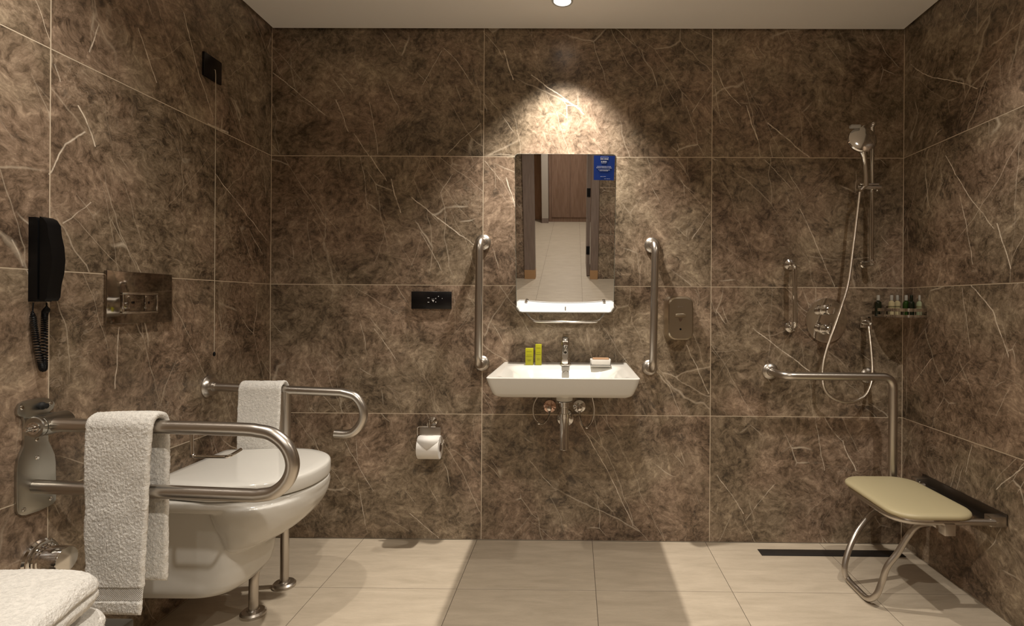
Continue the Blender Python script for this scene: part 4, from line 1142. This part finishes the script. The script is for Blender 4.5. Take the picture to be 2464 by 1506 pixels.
ob('front_band', strip(bz0_, bz0_ + 0.012), M['chrome'], cb)
ob('top_band', strip(bz1_ - 0.014, bz1_), M['chrome'], cb)
for i in range(0, NA + 1, 2):
    x, y = arc[i]
    ob('upright', MB().tube([(x + 0.001, y + 0.001, bz0_ + 0.004), (x + 0.001, y + 0.001, bz1_ - 0.004)], 0.0016, 6), M['chrome'], cb)
ob('floor_plate', MB().prism([V((x, y, bz0_ + 0.001)) for x, y in arc] + [V((XR - 0.002, YB - 0.002, bz0_ + 0.001))], (0, 0, 0.002)), M['chrome'], cb, smooth=0)
for i, (px, mm, r_, lab, Y_, wd_) in enumerate(((2113, 'bdark', 0.014, 'small dark bottle at the left end of the corner basket', 2.468, 1), (2145, 'bcream', 0.0135, 'small cream bottle, left of the two cream ones', 2.45, 1),
                                     (2159, 'bcream', 0.0135, 'small cream bottle, right of the two cream ones', 2.47, 1), (2180, 'bgreen', 0.0135, 'dark green bottle beside the cream bottles', 2.44, 1),
                                     (2193, 'bdark', 0.013, 'near-black bottle between the green one and pale one', 2.415, 1), (2214, 'bpale', 0.0155, 'pale green bottle at the right end of the corner basket', 2.38, 1))):
    q = onY(px, 750, Y_); zb5 = bz0_ + 0.0035; zt5 = onY(px, 710, Y_).z; hgt = zt5 - zb5
    bt = thing('toiletry_bottle', lab, 'bottle', (q.x, Y_, zb5), 'bottles in the corner basket')
    ob('bottle', MB().lathe((q.x, Y_, zb5), (0, 0, 1), [(0, 0), (r_ * 0.95, 0), (r_, 0.003), (r_, hgt * 0.60), (r_ * 0.85, hgt * 0.68), (r_ * 0.42, hgt * 0.73), (r_ * 0.42, hgt * 0.76), (0, hgt * 0.76)], 24), M[mm], bt)
    ob('cap', MB().lathe((q.x, Y_, zb5 + hgt * 0.75), (0, 0, 1), [(0, 0), (r_ * 0.5, 0), (r_ * 0.5, hgt * 0.22), (r_ * 0.4, hgt * 0.25), (0, hgt * 0.25)], 16), M['cap'] if mm != 'bdark' or i == 0 else M['bdark'], bt)
    if mm in ('bcream', 'bpale'):
        ob('bottle_label', MB().lathe((q.x, Y_, zb5 + hgt * 0.42), (0, 0, 1), [(r_ - 0.001, 0), (r_ + 0.0003, 0), (r_ + 0.0003, hgt * 0.07), (r_ - 0.001, hgt * 0.07)], 24), M['blabel'], bt)

# ------------------------------------------------------------------ floor drain
a = onZ(1817, 1322, 0); b = onZ(1829, 1337, 0); XE = onZ(2150, 1325, 0).x
fd = thing('floor_drain', 'long dark slot drain in the shower floor along the back wall', 'drain', ((a.x + XE) / 2, (a.y + b.y) / 2, 0))
ob('grate', MB().box((a.x + 0.01, b.y, 0.0002), (XE + 0.02, a.y, 0.0025), 0.0008), M['drain'], fd)

# ------------------------------------------------------------------ folding shower seat
SH = 0.359
ss_ = thing('folding_shower_seat', 'wall-mounted folding shower seat with cream pad and steel leg', 'shower seat', (XR, 2.1, 0))
PX0, PX1, PY0, PY1 = 1.121, 1.418, 1.868, 2.30


def rr2(x0, x1, y0, y1, r_, z, n=10):
    pts = []
    for (cx_, cy_, a0) in ((x1 - r_, y0 + r_, -90), (x1 - r_, y1 - r_, 0), (x0 + r_, y1 - r_, 90), (x0 + r_, y0 + r_, 180)):
        for k in range(n): a = R(a0 + 90 * k / (n - 1)); pts.append(V((cx_ + r_ * math.cos(a), cy_ + r_ * math.sin(a), z)))
    return pts


def padr(i_, z, r_=0.085): return rr2(PX0 + i_, PX1 - i_, PY0 + i_, PY1 - i_, r_ - i_ * 0.5, z)


ob('pad', MB().loft([padr(0.006, SH), padr(0.001, SH + 0.003), padr(0.0, SH + 0.008), padr(0.001, SH + 0.013), padr(0.006, SH + 0.018), padr(0.02, SH + 0.021), padr(0.05, SH + 0.023), padr(0.10, SH + 0.0235)]), M['pad'], ss_, smooth=50)
fz = SH - 0.012
frp = [(1.47, 1.893, fz)] + rnd([(1.40, 1.893, fz), (1.135, 1.893, fz), (1.135, 2.27, fz), (1.40, 2.27, fz)], 0.09, 12)[0:] + [(1.47, 2.27, fz)]
ob('frame', MB().tube(frp, 0.0115, 16), M['steel'], ss_)
ob('base_board', MB().loft([padr(0.014, SH - 0.008), padr(0.012, SH - 0.001)]), M['dsteel'], ss_, smooth=30)
ob('wall_plate', MB().box((XR - 0.006, 1.890, 0.336), (XR, 2.345, 0.374), 0.001), M['bracketm'], ss_, smooth=0)
ob('wall_plate', MB().box((XR - 0.05, 1.935, 0.331), (XR - 0.004, 2.30, 0.337), 0.001), M['bracketm'], ss_, smooth=0)
for y in (1.890, 2.305):
    ob('hinge_bracket', MB().box((XR - 0.058, y, 0.330), (XR - 0.002, y + 0.034, 0.366), 0.002), M['steel'], ss_)
    ob('hinge_pin', MB().lathe((XR - 0.040, y, 0.348), (0, -1, 0), [(0.0045, 0), (0.0045, 0.003), (0, 0.004)], 12), M['chrome'], ss_)
ob('stop_block', MB().box((1.288, 1.876, 0.303), (1.326, 1.912, 0.345), 0.002), M['steel'], ss_)
ob('stop_block', MB().box((1.288, 2.252, 0.303), (1.326, 2.288, 0.345), 0.002), M['steel'], ss_)
g_ = [V((1.30, 1.93, 0.318)), onY(2240, 1258, 1.95), onY(2208, 1264, 1.95), onY(2185, 1290, 1.955), onY(2160, 1330, 1.96), onY(2135, 1363, 1.965), onY(2122, 1400, 1.968), onY(2108, 1432, 1.97)]
lowz = 0.0125
n0 = onZ(2088, 1442, lowz); n1_ = onZ(2040, 1395, lowz)
farl = [onY(2032, 1370, 2.145), onY(2040, 1330, 2.16), onY(2060, 1285, 2.18), onY(2090, 1245, 2.21), onY(2116, 1222, 2.23), V((1.30, 2.25, 0.325))]
lg = spline(g_ + [n0 + V((0, 0.0, 0.004)), n0.lerp(n1_, 0.5), n1_ + V((0, 0, 0.004))] + farl, 8)
ob('leg', MB().tube(lg, 0.0112, 16), M['steel'], ss_)
